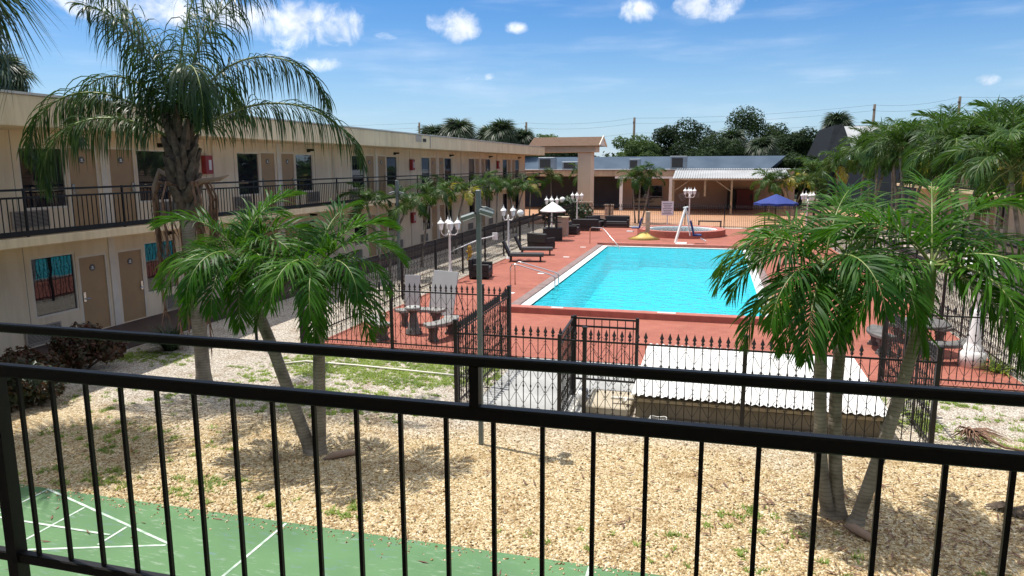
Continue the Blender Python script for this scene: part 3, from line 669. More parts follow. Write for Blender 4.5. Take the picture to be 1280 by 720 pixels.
# pump enclosure: framed gate and side panel
def gate(name, label, cat, A, B, h, z0=.12, two=True):
    A, B = Vector((*A, 0)), Vector((*B, 0)); d = B - A; L = d.length
    t = thing(name, label, cat, A, math.atan2(d.y, d.x))
    b = MB(); b.box(-.03, .03, -.03, .03, .025, h + .03); m_ = b.mesh('post', [M['fence']]); inst('post', m_, t); inst('post', m_, t, (L, 0, 0))
    for zz in (h - .02, h - .17, z0): b = MB(); b.box(.03, L - .03, -.016, .016, zz - .016, zz + .016); b.build('rail', M['fence'], t)
    b = MB(); b.box(-.008, .008, -.007, .007, z0 + .016, h - .036); bm_ = b.mesh('bar', [M['fence']])
    k = int(L / SP)
    for i in range(k): inst('bar', bm_, t, ((i + .5) * L / k, 0, 0))
    b = MB()
    for i in range(k - 1):
        xa, xb = (i + .5) * L / k, (i + 1.5) * L / k
        for zq in (h - .35, h - .75, h - 1.1):
            za, zb = (zq, zq - .2) if i % 2 else (zq - .2, zq)
            b.tube([(xa, 0, za), ((xa + xb) / 2, 0, (za + zb) / 2 + .02), (xb, 0, zb)], .005, 3, cap=False); b.tube([(xa, 0, 2 * zq - .44 - za), ((xa + xb) / 2, 0, zq - .34), (xb, 0, 2 * zq - .44 - zb)], .005, 3, cap=False)
    b.build('scrollwork', M['fence'], t)
gate('iron_gate', 'framed iron gate in front of the red deck beside the white shed roof', 'gate', (-2.37, 13.0), (-1.22, 13.0), 1.5, .32)
gate('iron_screen', 'narrow iron screen panel between the grey pad and the pump gate', 'fence panel', (-2.40, 12.92), (-2.33, 11.4), 1.5)

# ------------------------------------------------------------------ pump shed
shed = thing('pump_shed', 'low rough tan pump shed under a white corrugated roof', 'shed', (0, 0, 0))
b = MB(); b.box(-1.12, 2.7, 12.05, 15.2, 0, .36); b.build('wall', M['shedwall'], shed)
b = MB(); b.box(-1.15, 2.73, 11.98, 12.045, .30, .35); b.build('fascia_board', M['shedtrim'], shed)
b = MB(); nx = 220; X0, X1 = -1.2, 2.85
for k in range(nx):
    xa, xb = X0 + (X1 - X0) * k / nx, X0 + (X1 - X0) * (k + 1) / nx
    za, zb = .014 * math.sin(xa * 2 * math.pi / .13), .014 * math.sin(xb * 2 * math.pi / .13)
    sl = (xa - X0) / (X1 - X0) * -.03; sl2 = (xb - X0) / (X1 - X0) * -.03
    b.quad((xa, 11.93, .43 + za + sl), (xb, 11.93, .43 + zb + sl2), (xb, 15.32, .50 + zb + sl2), (xa, 15.32, .50 + za + sl))
b.build('corrugated_roof', M['sheet'], shed)
M['smooth'] = mat('smooth_panel', (0.235, 0.195, 0.14), .9, .05, 1)
for xa, xb in ((-.62, .12), (1.0, 1.9)): bp = MB(); bp.box(xa, xb, 12.035, 12.05, .04, .27); bp.build('plain_panel', M['smooth'], shed)
t = thing('garden_hose', 'coiled pale garden hose lying before the tan shed wall', 'hose', (-.72, 11.80, .02))
b = MB()
for k in range(3): b.tube([((.17 - .015 * k) * math.cos(a * .35), (.10) * math.sin(a * .35), .02 + .028 * k + .015 * math.sin(a)) for a in range(19)], .012, 5)
b.build('coil', M['hose'], t, True)
t = thing('pump_pipe', 'white plastic pipe fitting standing by the shed corner', 'pipe', (-1.35, 12.2, .16))
b = MB(); b.tube([(-.22, 0, .1), (.22, 0, .1)], .03, 8); b.tube([(0, 0, 0), (0, 0, .1)], .03, 8); b.tube([(.05, 0, .1), (.05, -.16, .1)], .025, 8); b.build('fitting', M['pipe'], t, True)
t = thing('pool_pump', 'small grey pump with pipes beside the gate post', 'pump', (-2.15, 12.6, .02))
b = MB(); b.tube([(0, -.15, .12), (0, .2, .12)], .09, 10); b.box(-.07, .07, -.15, .2, 0, .03); b.build('motor', M['hvac'], t); 
b = MB(); b.lathe([(.07, 0), (.09, .04), (.09, .2), (.05, .26)], 12, (0, -.22, 0)); b.build('strainer', M['white'], t, True)
b = MB(); b.tube([(-.02, -.3, .1), (-.02, -.55, .1), (-.05, -.9, .03)], .025, 8); b.build('pipe', M['pipe'], t, True)

# ------------------------------------------------------------------ lamps
def lantern_mesh():
    b = MB(); b.lathe([(.03, 0), (.07, .03), (.10, .22), (.10, .24)], 8, m=0); return b.mesh('lantern', [M['whiteglass']])
LMESH = lantern_mesh()
b = MB(); b.lathe([(.135, .24), (.13, .27), (.05, .36), (.03, .38), (.028, .42), (.012, .45), (.004, .52)], 8); LCAP = b.mesh('cap', [M['white']])
lamp_grp = 'white four lantern lamp posts around the deck'
def lamp_post(label, loc, h, rz, base=1.0):
    t = thing('lamp_post', label, 'lamp post', loc, rz, lamp_grp)
    b = MB(); b.lathe([(.13 * base, 0), (.13 * base, .06), (.09 * base, .1), (.075, .45), (.05, .5), (.045, .9), (.04, h - .55), (.06, h - .52), (.06, h - .48), (.035, h - .45), (.03, h - .36)], 12); b.build('pole', M['white'], t, True)
    for k in range(4):
        a = k * math.pi / 2; c, s_ = math.cos(a), math.sin(a)
        b = MB(); pts = [(0, -.50), (.10, -.60), (.22, -.60), (.29, -.53), (.31, -.44), (.31, -.40)]
        b.tube([(c * r, s_ * r, h + z) for r, z in pts], .018, 6); ar = b.build('arm', M['white'], t, True)
        l = inst('lantern', LMESH, t, (c * .31, s_ * .31, h - .42)); inst('cap', LCAP, l)
    return t
lamp_post('white lantern lamp post nearest on the left deck edge, by the grey loveseat', (-9.3, 25.1, 0), 2.35, .5)
lamp_post('white lantern lamp post beside the pair of black loungers', (-8.95, 31.9, 0), 2.42, R(60))
lamp_post('white lantern lamp post behind the black kiosk with conical roof', (-9.25, 42.6, 0), 2.4, R(15))
lamp_post('white lantern lamp post in front of the far shrubs and portico column', (-8.75, 48.3, 0), 2.45, R(15))
lamp_post('white lantern lamp post between hot tub and far fence', (-1.45, 49.6, 0), 2.75, R(15))
lamp_post('white lantern lamp post beside the blue umbrella', (5.25, 44.5, 0), 2.7, R(15))
# the big based one at the right corner
t = lamp_post('white lamp post on a stout stepped plinth at the right corner', (5.45, 16.95, 0.0), 2.38, R(30), 1.1)
b = MB(); b.lathe([(.26, .03), (.26, .34), (.22, .37), (.19, .40), (.19, .46), (.15, .5), (.13, .56), (.10, 1.2), (.08, 1.25)], 14); b.build('plinth', M['white'], t, True)
def globe_lamp(label, loc, h, r=.17):
    t = thing('globe_lamp', label, 'lamp', loc, 0, 'round globe lamps on black posts')
    b = MB(); b.lathe([(.07, 0), (.07, .05), (.035, .08), (.032, h - 2 * r - .04), (.06, h - 2 * r - .02), (.06, h - 2 * r + .01)], 10); b.build('post', M['black'], t, True)
    b = MB(); b.sphere((0, 0, h - r), r, 18); b.build('globe', M['whiteglass'], t, True)
globe_lamp('globe lamp on black post in the gravel between the twin trunk palm and queen palm', (-10.2, 14.4, 0), 1.62, .15)
globe_lamp('globe lamp on black post behind the black loungers', (-9.85, 37.5, 0), 1.95, .19)
globe_lamp('globe lamp above the shrubs under the dark portico', (-10.6, 52.5, 0), 2.0, .22)
# floodlight poles
def flood(label, loc, h, heads, w):
    t = thing('light_pole', label, 'light pole', loc, 0, 'grey steel light poles')
    b = MB(); b.box(-w / 2, w / 2, -w / 2, w / 2, 0, h); b.build('pole', M['galv'], t, bevel=.008)
    for dx, dy, z, rz in heads:
        mx = Matrix.Translation((dx, dy, z)) @ Matrix.Rotation(rz, 4, 'Z') @ Matrix.Rotation(R(18), 4, 'Y')
        b = MB(); b.obox(mx, (.22, .17, .06)); o = b.build('floodlight', M['galv'], t, bevel=.015)
        g = MB(); g.obox(mx @ Matrix.Translation((0, 0, -.04)), (.18, .13, .015)); g.build('lens', M['whiteglass'], o)
        k = MB(); k.tube([(0, 0, z + .06), (dx * .7, dy * .7, z + .02)], .015, 6); k.build('bracket', M['black'], t)
flood('tall grey pole with two floodlights standing in the near gravel', (-3.31, 10.18, 0), 3.92, [(.15, -.09, 3.60, R(15)), (-.14, -.09, 3.54, R(200)), (.06, .17, 3.62, R(70))], .068)
flood('slim grey light pole among the walkway palms on the left', (-11.3, 25.0, 0), 3.75, [(.2, .0, 3.28, R(10)), (-.15, -.12, 3.30, R(200))], .10)

# ------------------------------------------------------------------ furniture
def wick(b, x0, x1, y0, y1, z0, z1): b.box(x0, x1, y0, y1, z0, z1)
def sofa(label, loc, rz, w, name='wicker_sofa', cat='sofa', group='black wicker seats along the left deck edge'):
    t = thing(name, label, cat, loc, rz, group); h = w / 2
    b = MB(); b.box(-h, h, -.38, .38, .10, .34); b.build('base', M['wicker'], t, bevel=.015)
    b = MB(); b.box(-h, h, .26, .40, .342, .80); b.build('backrest', M['wicker'], t, bevel=.02)
    for s_ in (-1, 1):
        b = MB(); b.box(s_ * h, s_ * (h - .12), -.38, .255, .342, .60); b.build('armrest', M['wicker'], t, bevel=.02)
        for yy in (-.33, .33):
            b = MB(); b.box(s_ * (h - .02), s_ * (h - .08), yy - .03, yy + .03, .031, .099); b.build('leg', M['wicker'], t)
    b = MB(); b.box(-h + .125, h - .125, -.36, .25, .345, .46); b.build('seat_cushion', M['cushion'], t, bevel=.03)
    b = MB(); b.box(-h + .13, h - .13, .12, .255, .465, .82); b.build('back_cushion', M['cushion'], t, bevel=.03)
    return t
sofa('black wicker armchair with its back turned, nearest lamp post', (-8.45, 26.2, 0), R(98), 1.0, 'wicker_armchair', 'armchair')
def lounger(label, loc, rz):
    t = thing('sun_lounger', label, 'sun lounger', loc, rz, 'black sun loungers beside the left gravel')
    b = MB(); b.box(-.32, .32, -1.2, .35, .27, .33); b.build('frame', M['wicker'], t, bevel=.01)
    mx = Matrix.Translation((0, .48, .62)) @ Matrix.Rotation(R(66), 4, 'X'); b = MB(); b.obox(mx, (.64, .74, .09)); b.build('backrest', M['wicker'], t, bevel=.01)
    b = MB(); b.box(-.30, .30, -1.18, .30, .332, .40); b.build('cushion', M['cushion'], t, bevel=.02)
    for x in (-.27, .27):
        for y in (-1.05, .28):
            b = MB(); b.box(x - .025, x + .025, y - .025, y + .025, .031, .269); b.build('leg', M['wicker'], t)
lounger('black lounger nearer of the pair with its raised back by the lamp post', (-8.35, 31.2, 0), R(100))
lounger('black lounger farther of the pair beside the globe lamp', (-8.45, 33.6, 0), R(100))
sofa('black wicker armchair behind the two black loungers', (-8.5, 36.6, 0), R(150), 1.3, 'wicker_armchair', 'armchair')
sofa('black wicker armchair right of the pale block pillar', (-8.35, 44.6, 0), R(90), 1.2, 'wicker_armchair', 'armchair')
sofa('black wicker loveseat seen from behind near the far corner', (-7.9, 47.2, 0), R(180), 1.7, 'wicker_sofa', 'sofa')
sofa('black wicker sofa turned side on in the far corner', (-7.7, 50.0, 0), R(60), 1.5)
sofa('black wicker sofa facing the pool against the far fence', (-6.3, 50.2, 0), R(0), 1.7)
# kiosk
t = thing('towel_kiosk', 'black slatted kiosk under a white conical roof at the deck edge', 'kiosk', (-8.75, 40.6, 0), R(10))
b = MB(); b.box(-.55, .55, -.4, .4, .031, .75); b.build('bin', M['wicker'], t, bevel=.02)
for x in (-.22, .22):
    for y in (-.15, .15):
        b = MB(); b.box(x - .05, x + .05, y - .05, y + .05, .751, 1.75); b.build('post', M['wicker'], t)
b = MB()
for z in (1.05, 1.35): b.box(-.26, .5, -.2, .2, z, z + .03)
b.build('shelf', M['wicker'], t)
b = MB(); b.lathe([(.72, 1.66), (.74, 1.72), (.40, 1.98), (.02, 2.22)], 10); b.build('roof', M['white'], t)
t = thing('block_pillar', 'low pale block pillar with a sandy cap beside the kiosk', 'pillar', (-8.75, 43.3, 0))
b = MB(); b.box(-.35, .35, -.3, .3, 0, 1.12); b.build('shaft', M['breeze'], t); b = MB(); b.box(-.4, .4, -.35, .35, 1.121, 1.2); b.build('cap', M['farfascia'], t)
# curved concrete benches and pedestals
def bench(label, loc, rz, m1, group, sc=1.0):
    t = thing('curved_bench', label, 'bench', loc, rz, group); t.scale = (sc, sc, sc)
    b = MB(); n = 12; ri, ro = .78, 1.16; a0, a1 = R(-38), R(38)
    P = lambda r, k, z: (r * math.cos(a0 + (a1 - a0) * k / n), r * math.sin(a0 + (a1 - a0) * k / n), z)
    poly = [P(ri, k, 0)[:2] for k in range(n + 1)] + [P(ro, k, 0)[:2] for k in range(n, -1, -1)]
    b.prism(poly[::-1], .40, .48); b.build('seat', m1, t, bevel=.012)
    for a in (-26, 26):
        mx = Matrix.Rotation(R(a), 4, 'Z') @ Matrix.Translation((.97, 0, 0)); b = MB()
        for z0, z1, w in ((0.03, .09, .34), (.09, .14, .27), (.14, .24, .20), (.24, .32, .25), (.32, .399, .33)):
            b.obox(mx @ Matrix.Translation((0, 0, (z0 + z1) / 2)), (w, .12, z1 - z0))
        b.build('leg', M['conc_dark'], t)
    return t
def pedestal(label, loc, top, m1):
    t = thing('stone_table', label, 'table', loc)
    b = MB(); b.lathe([(.22, .03), (.22, .08), (.19, .11), (.20, .15), (.15, .19), (.12, .35), (.09, .55), (.11, .62), (.14, .66)], 14); b.build('pedestal', M['conc_dark'], t, True)
    b = MB(); b.lathe([(top * .9, .661), (top, .69), (top, .73), (top * .95, .745)], 24); b.build('top', m1, t, True)
gA = 'curved concrete benches round the left pedestal'
pedestal('waisted stone pedestal with small pale top between the curved benches', (-7.22, 16.75, 0), .2, M['padconc'])
bench('curved stone bench left of the pedestal by the fence post', (-7.22, 16.75, 0), R(215), M['concrete'], gA)
bench('curved stone bench behind the pedestal', (-7.22, 16.9, 0), R(105), M['concrete'], gA)
bench('curved stone bench right of the pedestal below the grey board', (-7.22, 16.75, 0), R(-12), M['concrete'], gA)
gB = 'dark curved benches round the right stone table'
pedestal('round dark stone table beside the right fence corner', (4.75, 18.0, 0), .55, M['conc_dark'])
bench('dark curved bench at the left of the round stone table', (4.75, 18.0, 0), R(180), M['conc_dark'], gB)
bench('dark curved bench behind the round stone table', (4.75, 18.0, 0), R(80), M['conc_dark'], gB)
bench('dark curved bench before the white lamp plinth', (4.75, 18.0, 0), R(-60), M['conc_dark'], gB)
def board(label, loc, rz, w, h):
    t = thing('tilted_board', label, 'board', loc, rz, 'pale grey boards standing on the deck')
    mx = Matrix.Rotation(R(-14), 4, 'X')
    b = MB(); b.obox(mx @ Matrix.Translation((0, 0, h / 2 + .04)), (w, .035, h)); b.build('panel', M['board'], t, bevel=.006)
    for x in (-w * .4, w * .4):
        b = MB(); b.tube([(x, h * .20, h * .72), (x, h * .55, .035)], .015, 6); b.build('prop', M['galv'], t)
board('small pale grey board standing left, behind the stone pedestal', (-8.75, 20.2, 0), R(10), .48, .95)
board('large pale grey board standing right, behind the stone pedestal', (-7.4, 19.1, 0), R(-16), .88, 1.28)
# pool lifts
lift = thing('pool_lift', 'white pool lift with slanted arm and blue seat beside the hot tub', 'pool lift', (-1.55, 40.3, 0))
b = MB(); b.box(-.3, .3, -.45, .45, .03, .09); b.build('base', M['white'], lift, bevel=.01)
b = MB(); b.bar((-.3, -.2, .09), (.18, .2, 2.02), .13, .10); b.build('mast', M['white'], lift, bevel=.01)
b = MB(); b.bar((.18, .2, 2.04), (.46, .3, .45), .08, .06); b.bar((.05, .2, 1.97), (.32, .2, 2.03), .12, .08); b.build('arm', M['white'], lift, bevel=.01)
b = MB(); b.obox(Matrix.Translation((.55, .35, .92)) @ Matrix.Rotation(R(-15), 4, 'Y'), (.10, .46, .75)); b.obox(Matrix.Translation((.82, .35, .50)), (.5, .46, .1)); b.build('seat', M['navy'], lift, bevel=.03)
b = MB(); b.obox(Matrix.Translation((1.15, .35, .26)) @ Matrix.Rotation(R(30), 4, 'Y'), (.35, .3, .05)); b.build('footrest', M['white'], lift)
l2 = thing('spa_lift', 'pale column lift with blue seat and yellow skirt beside the hot tub', 'pool lift', (-3.55, 42.6, 0))
b = MB(); b.lathe([(.95, .031), (.45, .22), (.22, .42)], 20, (-.2, 0, 0)); b.build('skirt', M['yellow'], l2, True)
b = MB(); b.box(-.12, .12, -.12, .12, .42, 1.62); b.build('column', M['padwarm'], l2, bevel=.02)
b = MB(); b.obox(Matrix.Translation((-.42, 0, .95)) @ Matrix.Rotation(R(12), 4, 'Y'), (.09, .45, .6)); b.obox(Matrix.Translation((-.68, 0, .68)), (.5, .45, .09)); b.build('seat', M['navy'], l2, bevel=.03)
b = MB(); b.bar((-.12, 0, .8), (-.4, 0, .62), .05); b.obox(Matrix.Translation((-1.0, 0, .45)), (.4, .35, .05)); b.build('footrest', M['white'], l2)
# signs
def notice(name, label, loc, w, h, rz=0, tilt=0, head=None, post=None, cat='notice'):
    t = thing(name, label, cat, loc, rz)
    mx = Matrix.Rotation(tilt, 4, 'Y')
    b = MB(); b.obox(mx, (w, .02, h)); o = b.build('sheet' if not post else 'panel', M['paper'], t)
    b = MB()
    for k in range(7):
        zz = h * (.34 - .12 * k); ww = w * (.78 - .12 * ((k * 7) % 3))
        b.obox(mx @ Matrix.Translation((0, -.0125, zz)), (ww, .004, h * .045))
    b.build('text_lines', head or M['ink'], t)
    if post:
        b = MB(); b.box(-.03, .03, .012, .06, -post, h / 2); b.build('post', M['white'], t)
    return t
notice('rules_sign', 'white rules sign board hung by the far fence left of the lift', (-2.90, 50.2, 1.38), .80, .95, post=1.37, cat='sign')
notice('wall_notice', 'tilted white notice on the far tan wall', (-2.9, 73.9, 1.15), .50, .72, tilt=R(-32))
notice('wall_notice', 'white landscape notice highest on the far tan wall', (-2.4, 73.9, 1.75), .62, .40)
notice('wall_notice', 'square white notice with red print on the far tan wall', (-1.6, 73.9, 1.35), .72, .52, head=M['pink'])
# umbrella
um = thing('patio_umbrella', 'open blue patio umbrella behind the right palm', 'umbrella', (3.6, 45.2, 0))
b = MB(); b.tube([(0, 0, .03), (0, 0, 2.6)], .025, 8); b.build('pole', M['black'], um)
b = MB(); n = 8; rr = 1.25
for k in range(n):
    a0, a1 = 2 * math.pi * k / n, 2 * math.pi * (k + 1) / n; am = (a0 + a1) / 2
    p0, p1 = (rr * math.cos(a0), rr * math.sin(a0), 2.05), (rr * math.cos(a1), rr * math.sin(a1), 2.05); pm_ = (rr * .93 * math.cos(am), rr * .93 * math.sin(am), 2.08)
    b.quad((0, 0, 2.58), p0, pm_); b.quad((0, 0, 2.58), pm_, p1)
    d = lambda p: (p[0], p[1], p[2] - .13)
    b.quad(p0, d(p0), d(pm_), pm_); b.quad(pm_, d(pm_), d(p1), p1)
b.build('canopy', M['blue'], um)
b = MB()
for k in range(n): a = 2 * math.pi * k / n; b.tube([(0, 0, 2.52), (rr * .98 * math.cos(a), rr * .98 * math.sin(a), 2.04)], .01, 4)
b.build('ribs', M['black'], um)
t = thing('round_table', 'round dark table under the blue umbrella', 'table', (3.6, 45.2, 0))
b = MB(); b.lathe([(.55, .70), (.56, .72), (.56, .74), (.06, .745)], 20); b.build('top', M['wicker'], t); b = MB(); b.lathe([(.3, .031), (.3, .06), (.05, .1), (.05, .70)], 12); b.build('base', M['wicker'], t)
t = thing('low_bench', 'low dark slatted bench in front of the far fence', 'bench', (-.1, 49.9, 0))
b = MB(); b.box(-.75, .75, -.2, .2, .55, .61); b.build('seat', M['wicker'], t)
for x in (-.7, .7): b = MB(); b.box(x - .04, x + .04, -.2, .2, .031, .549); b.build('leg', M['wicker'], t)
# brush pole leaning on the left fence, small hydrant, pipe, debris
t = thing('pool_brush', 'long white pool brush leaning across the left iron fence', 'pool brush', (0, 0, 0))
b = MB(); b.tube([(-9.75, 26.2, .95), (-9.45, 27.6, 1.15), (-9.3, 28.8, 1.24), (-9.2, 30.4, 1.22)], .022, 6); b.build('handle', M['white'], t); b = MB(); b.box(-9.27, -9.05, 30.4, 30.52, 1.05, 1.36); b.build('brush', M['white'], t)
t = thing('yellow_hydrant', 'small yellow hydrant standing in the white gravel', 'hydrant', (-10.6, 31.2, 0))
b = MB(); b.lathe([(.13, 0), (.13, .06), (.09, .1), (.09, .5), (.12, .53), (.1, .62), (.03, .70)], 10); b.build('body', M['valve'], t, True); b = MB(); b.tube([(-.15, 0, .4), (.15, 0, .4)], .05, 8); b.build('outlet', M['valve'], t)
t = thing('ground_pipe', 'thin pale pipe lying across the grassy gravel', 'pipe', (0, 0, 0))
b = MB(); b.tube([(-8.95, 13.35, .03), (-8.5, 13.72, .03), (-7.2, 13.68, .035), (-5.9, 13.6, .03), (-4.6, 13.5, .03)], .022, 6); b.build('pipe', M['pipe'], t, True)

# ------------------------------------------------------------------ portico and far buildings
po = thing('portico', 'tall tan portico with gabled brown shingle roof at the far left', 'portico', (0, 0, 0))
b = MB(); b.box(-10.85, -9.75, 60.0, 61.7, 0, 5.33); b.build('column', M['portico'], po, bevel=.02)
b = MB(); b.box(-14.8, -9.35, 59.8, 61.9, 5.335, 5.82); b.build('beam', M['portico'], po, bevel=.02)
b = MB(); xa, xb = -14.9, -9.0; e0, e1, rd, ze, zr = 59.3, 63.5, 61.4, 5.84, 6.62
b.quad((xa, e0, ze), (xb, e0, ze), (xb, rd, zr), (xa, rd, zr)); b.quad((xb, e1, ze), (xa, e1, ze), (xa, rd, zr), (xb, rd, zr)); b.quad((xa, e0, ze), (xa, e1, ze), (xb, e1, ze), (xb, e0, ze)); b.build('roof', M['shingle'], po)
b = MB(); b.quad((xb + .003, e0 + .2, ze + .02), (xb + .003, e1 - .2, ze + .02), (xb + .003, rd, zr - .06)); 
b.bar((xb + .04, e0, ze + .02), (xb + .04, rd, zr + .02), .07, .14); b.bar((xb + .04, e1, ze + .02), (xb + .04, rd, zr + .02), .07, .14); b.build('gable', M['trim'], po)
def breeze_pillar(label, loc, w, h):
    t = thing('breeze_block_pillar', label, 'pillar', loc, 0, 'pierced block pillars by the far fence')
    b = MB(); nb_ = max(2, int(w / .3)); nh = int(h / .3)
    b.box(-w / 2, w / 2, -.12, .14, 0, h)
    for i in range(nb_):
        for j in range(nh): b.box(-w / 2 + (i + .2) * w / nb_, -w / 2 + (i + .8) * w / nb_, -.124, -.119, (j + .2) * h / nh, (j + .8) * h / nh, 1)
    b.build('blocks', [M['breeze'], M['farwall']], t); b = MB(); b.box(-w / 2 - .05, w / 2 + .05, -.17, .19, h + .001, h + .1); b.build('cap', M['breeze'], t)
breeze_pillar('wide pierced block pillar at the foot of the portico column', (-9.7, 56.5, 0), 1.3, 1.35)
breeze_pillar('narrow pierced block pillar at the foot of a white porch post', (-7.65, 56.0, 0), .65, 1.2)

fb = thing('clubhouse', 'low tan clubhouse with flat roof, porch and grey parapet beyond the pool', 'building', (0, 0, 0))
FX0, FX1 = -34.0, 7.5
b = MB(); b.box(FX0, -9.0, 74.01, 90, 0, 3.1, 1); b.box(-9.0, FX1, 74.0, 90, 0, 3.1, 0); b.build('wall', [M['farwall'], M['darkwall']], fb)  # left stretch coloured dark to stand for the shade behind the portico
b = MB(); b.box(FX0, FX1, 69.6, 90, 3.22, 3.80); b.build('roof', M['farfascia'], fb, bevel=.02)
b = MB(); b.box(FX0, FX1 + .1, 69.5, 90.1, 3.801, 3.88); b.build('roof_edge', M['palegrey'], fb)
b = MB(); b.box(-9.0, -3.4, 69.62, 69.85, 3.03, 3.218); b.build('porch_beam', M['white'], fb)
for x in (-8.4, -3.8): b = MB(); b.box(x - .14, x + .14, 69.6, 69.86, 0.012, 3.03); b.build('porch_post', M['white'], fb)
b = MB(); ya, yb, za, zb = 76.0, 78.2, 3.881, 5.15
b.quad((-33, ya, za), (5.3, ya, za), (6.9, yb, zb), (-33, yb, zb)); b.quad((5.3, ya, za), (7.0, 88, za), (6.9, yb, zb)); b.quad((-33, yb, zb), (6.9, yb, zb), (7.0, 88, zb - .2), (-33, 88, zb - .2)); b.build('parapet', M['bluegrey'], fb)
aw = MB(); 
for k in range(46):
    xa = -3.4 + 9.6 * k / 46; xm = xa + 9.6 / 46 * .75; xb = xa + 9.6 / 46; 
    f = lambda x, h: ((x, 64.8, 3.12 + h), (x, 70.3, 3.90 + h))
    a_, c_ = f(xa, 0), f(xm, 0); aw.quad(a_[0], c_[0], c_[1], a_[1], m=0)
    d_, e_ = f(xm, .06), f(xb, .06); aw.quad(d_[0], e_[0], e_[1], d_[1], m=0); aw.quad(c_[0], d_[0], d_[1], c_[1]); g_ = f(xb, 0); aw.quad(e_[0], g_[0], g_[1], e_[1])
aw.quad((-3.4, 64.75, 2.98), (6.2, 64.75, 2.98), (6.2, 64.75, 3.13), (-3.4, 64.75, 3.13), m=1)
aw.build('awning', [M['palegrey'], M['farfascia']], fb)
for x in (-3.3, -.65, 1.55, 5.9):
    b = MB(); lo = 0.012 if x not in (-.65,) else 1.6
    b.box(x - .08, x + .08, 64.85, 65.01, lo, 3.06); 
    if lo < 1: b.bar((x, 64.93, 2.0), (x + (1.4 if x < 0 else -1.4), 64.93, 3.0), .07)
    b.build('awning_post', M['timber'], fb)
d = MB(); 
for x in (0, 1.35): d.box(x, x + .09, -.03, .03, 0, 2.3)
for z in (0, 1.1, 2.2): d.box(.09, 1.35, -.03, .03, z, z + .1)
dd = d.build('glass_door', M['palegrey'], fb, loc=(-6.2, 73.96, .02)); b = MB(); b.quad((.0, .0, .1), (1.4, .0, .1), (1.4, .0, 2.2), (0, 0, 2.2)); b.build('pane', M['glass'], dd)
wd = MB(); wd.box(0, 1.5, -.03, .03, 1.15, 1.22); wd.box(0, 1.5, -.03, .03, 2.2, 2.28); wd.box(0, .06, -.03, .03, .1, 2.2)
w_ = wd.build('window', M['dark'], fb, loc=(-7.75, 73.96, .02)); b = MB(); b.quad((.0, .0, .1), (1.5, .0, .1), (1.5, .0, 2.2), (0, 0, 2.2)); b.build('pane', M['glass'], w_)
def vending(label, x, y, w, m1):
    t = thing('vending_machine', label, 'vending machine', (x, y, .012)); b = MB(); b.box(-w / 2, w / 2, -.4, .4, 0, 1.95); b.build('cabinet', m1, t, bevel=.03)
    b = MB(); b.box(-w * .42, w * .2, -.412, -.401, .55, 1.8); b.build('front_panel', M['metalred'] if m1 is M['metalred'] else M['dark'], t); b = MB(); b.box(w * .28, w * .42, -.412, -.401, .9, 1.5); b.build('coin_panel', M['dark'], t)
vending('dark red vending machine against the far tan wall', 3.0, 73.4, 1.55, M['metalred'])
vending('black vending machine left of the red one', 1.75, 73.4, .75, M['wicker'])
def hvac(label, loc, sx, sy, sz):
    t = thing('rooftop_unit', label, 'air conditioner', loc, 0, 'grey rooftop air conditioners on the clubhouse')
    b = MB(); b.box(-sx / 2, sx / 2, -sy / 2, sy / 2, 0, sz); b.build('casing', M['hvac'], t, bevel=.03); b = MB(); b.box(-sx * .4, sx * .25, -sy / 2 - .012, -sy / 2 - .001, sz * .12, sz * .85); b.build('grille', M['dark'], t)
hvac('grey rooftop unit with large dark grille above the porch door', (-3.3, 73.5, 3.881), 1.6, 1.3, 1.25)
hvac('plain grey rooftop unit left of the large grilled unit', (-7.6, 74.0, 3.881), 1.1, 1.0, 1.0)
hvac('tall grey rooftop unit seen under the portico beam', (-16.3, 73.0, 3.881), 1.7, 1.2, 1.2)
hvac('low grey rooftop unit beside the portico column', (-13.6, 72.0, 3.881), 1.8, 1.2, .75)
# A-frame lobby with grey roof at the far right
lo = thing('lobby_building', 'lobby with steep dark mansard end and pale grey roof at the far right', 'building', (0, 0, 0))
b = MB(); b.box(12.5, 34, 80, 96, 0, 4.5); b.build('wall', M['darkwall'], lo)
b = MB()
b.quad((10.6, 79.4, 4.5), (13.4, 79.4, 5.2), (12.6, 82, 8.3), (11.8, 82, 8.25)); b.quad((10.6, 79.4, 4.5), (11.8, 82, 8.25), (11.8, 94, 8.25), (10.6, 96.5, 4.5)); b.build('mansard', M['darkroof'], lo)
b = MB(); b.quad((13.4, 79.4, 5.6), (34, 79.4, 5.6), (34, 84, 8.2), (12.6, 84, 8.2)); b.quad((11.8, 82, 8.26), (12.6, 84, 8.25), (34, 84, 8.21), (34, 94, 8.21), (11.8, 94, 8.26)); b.build('roof', M['palegrey'], lo)

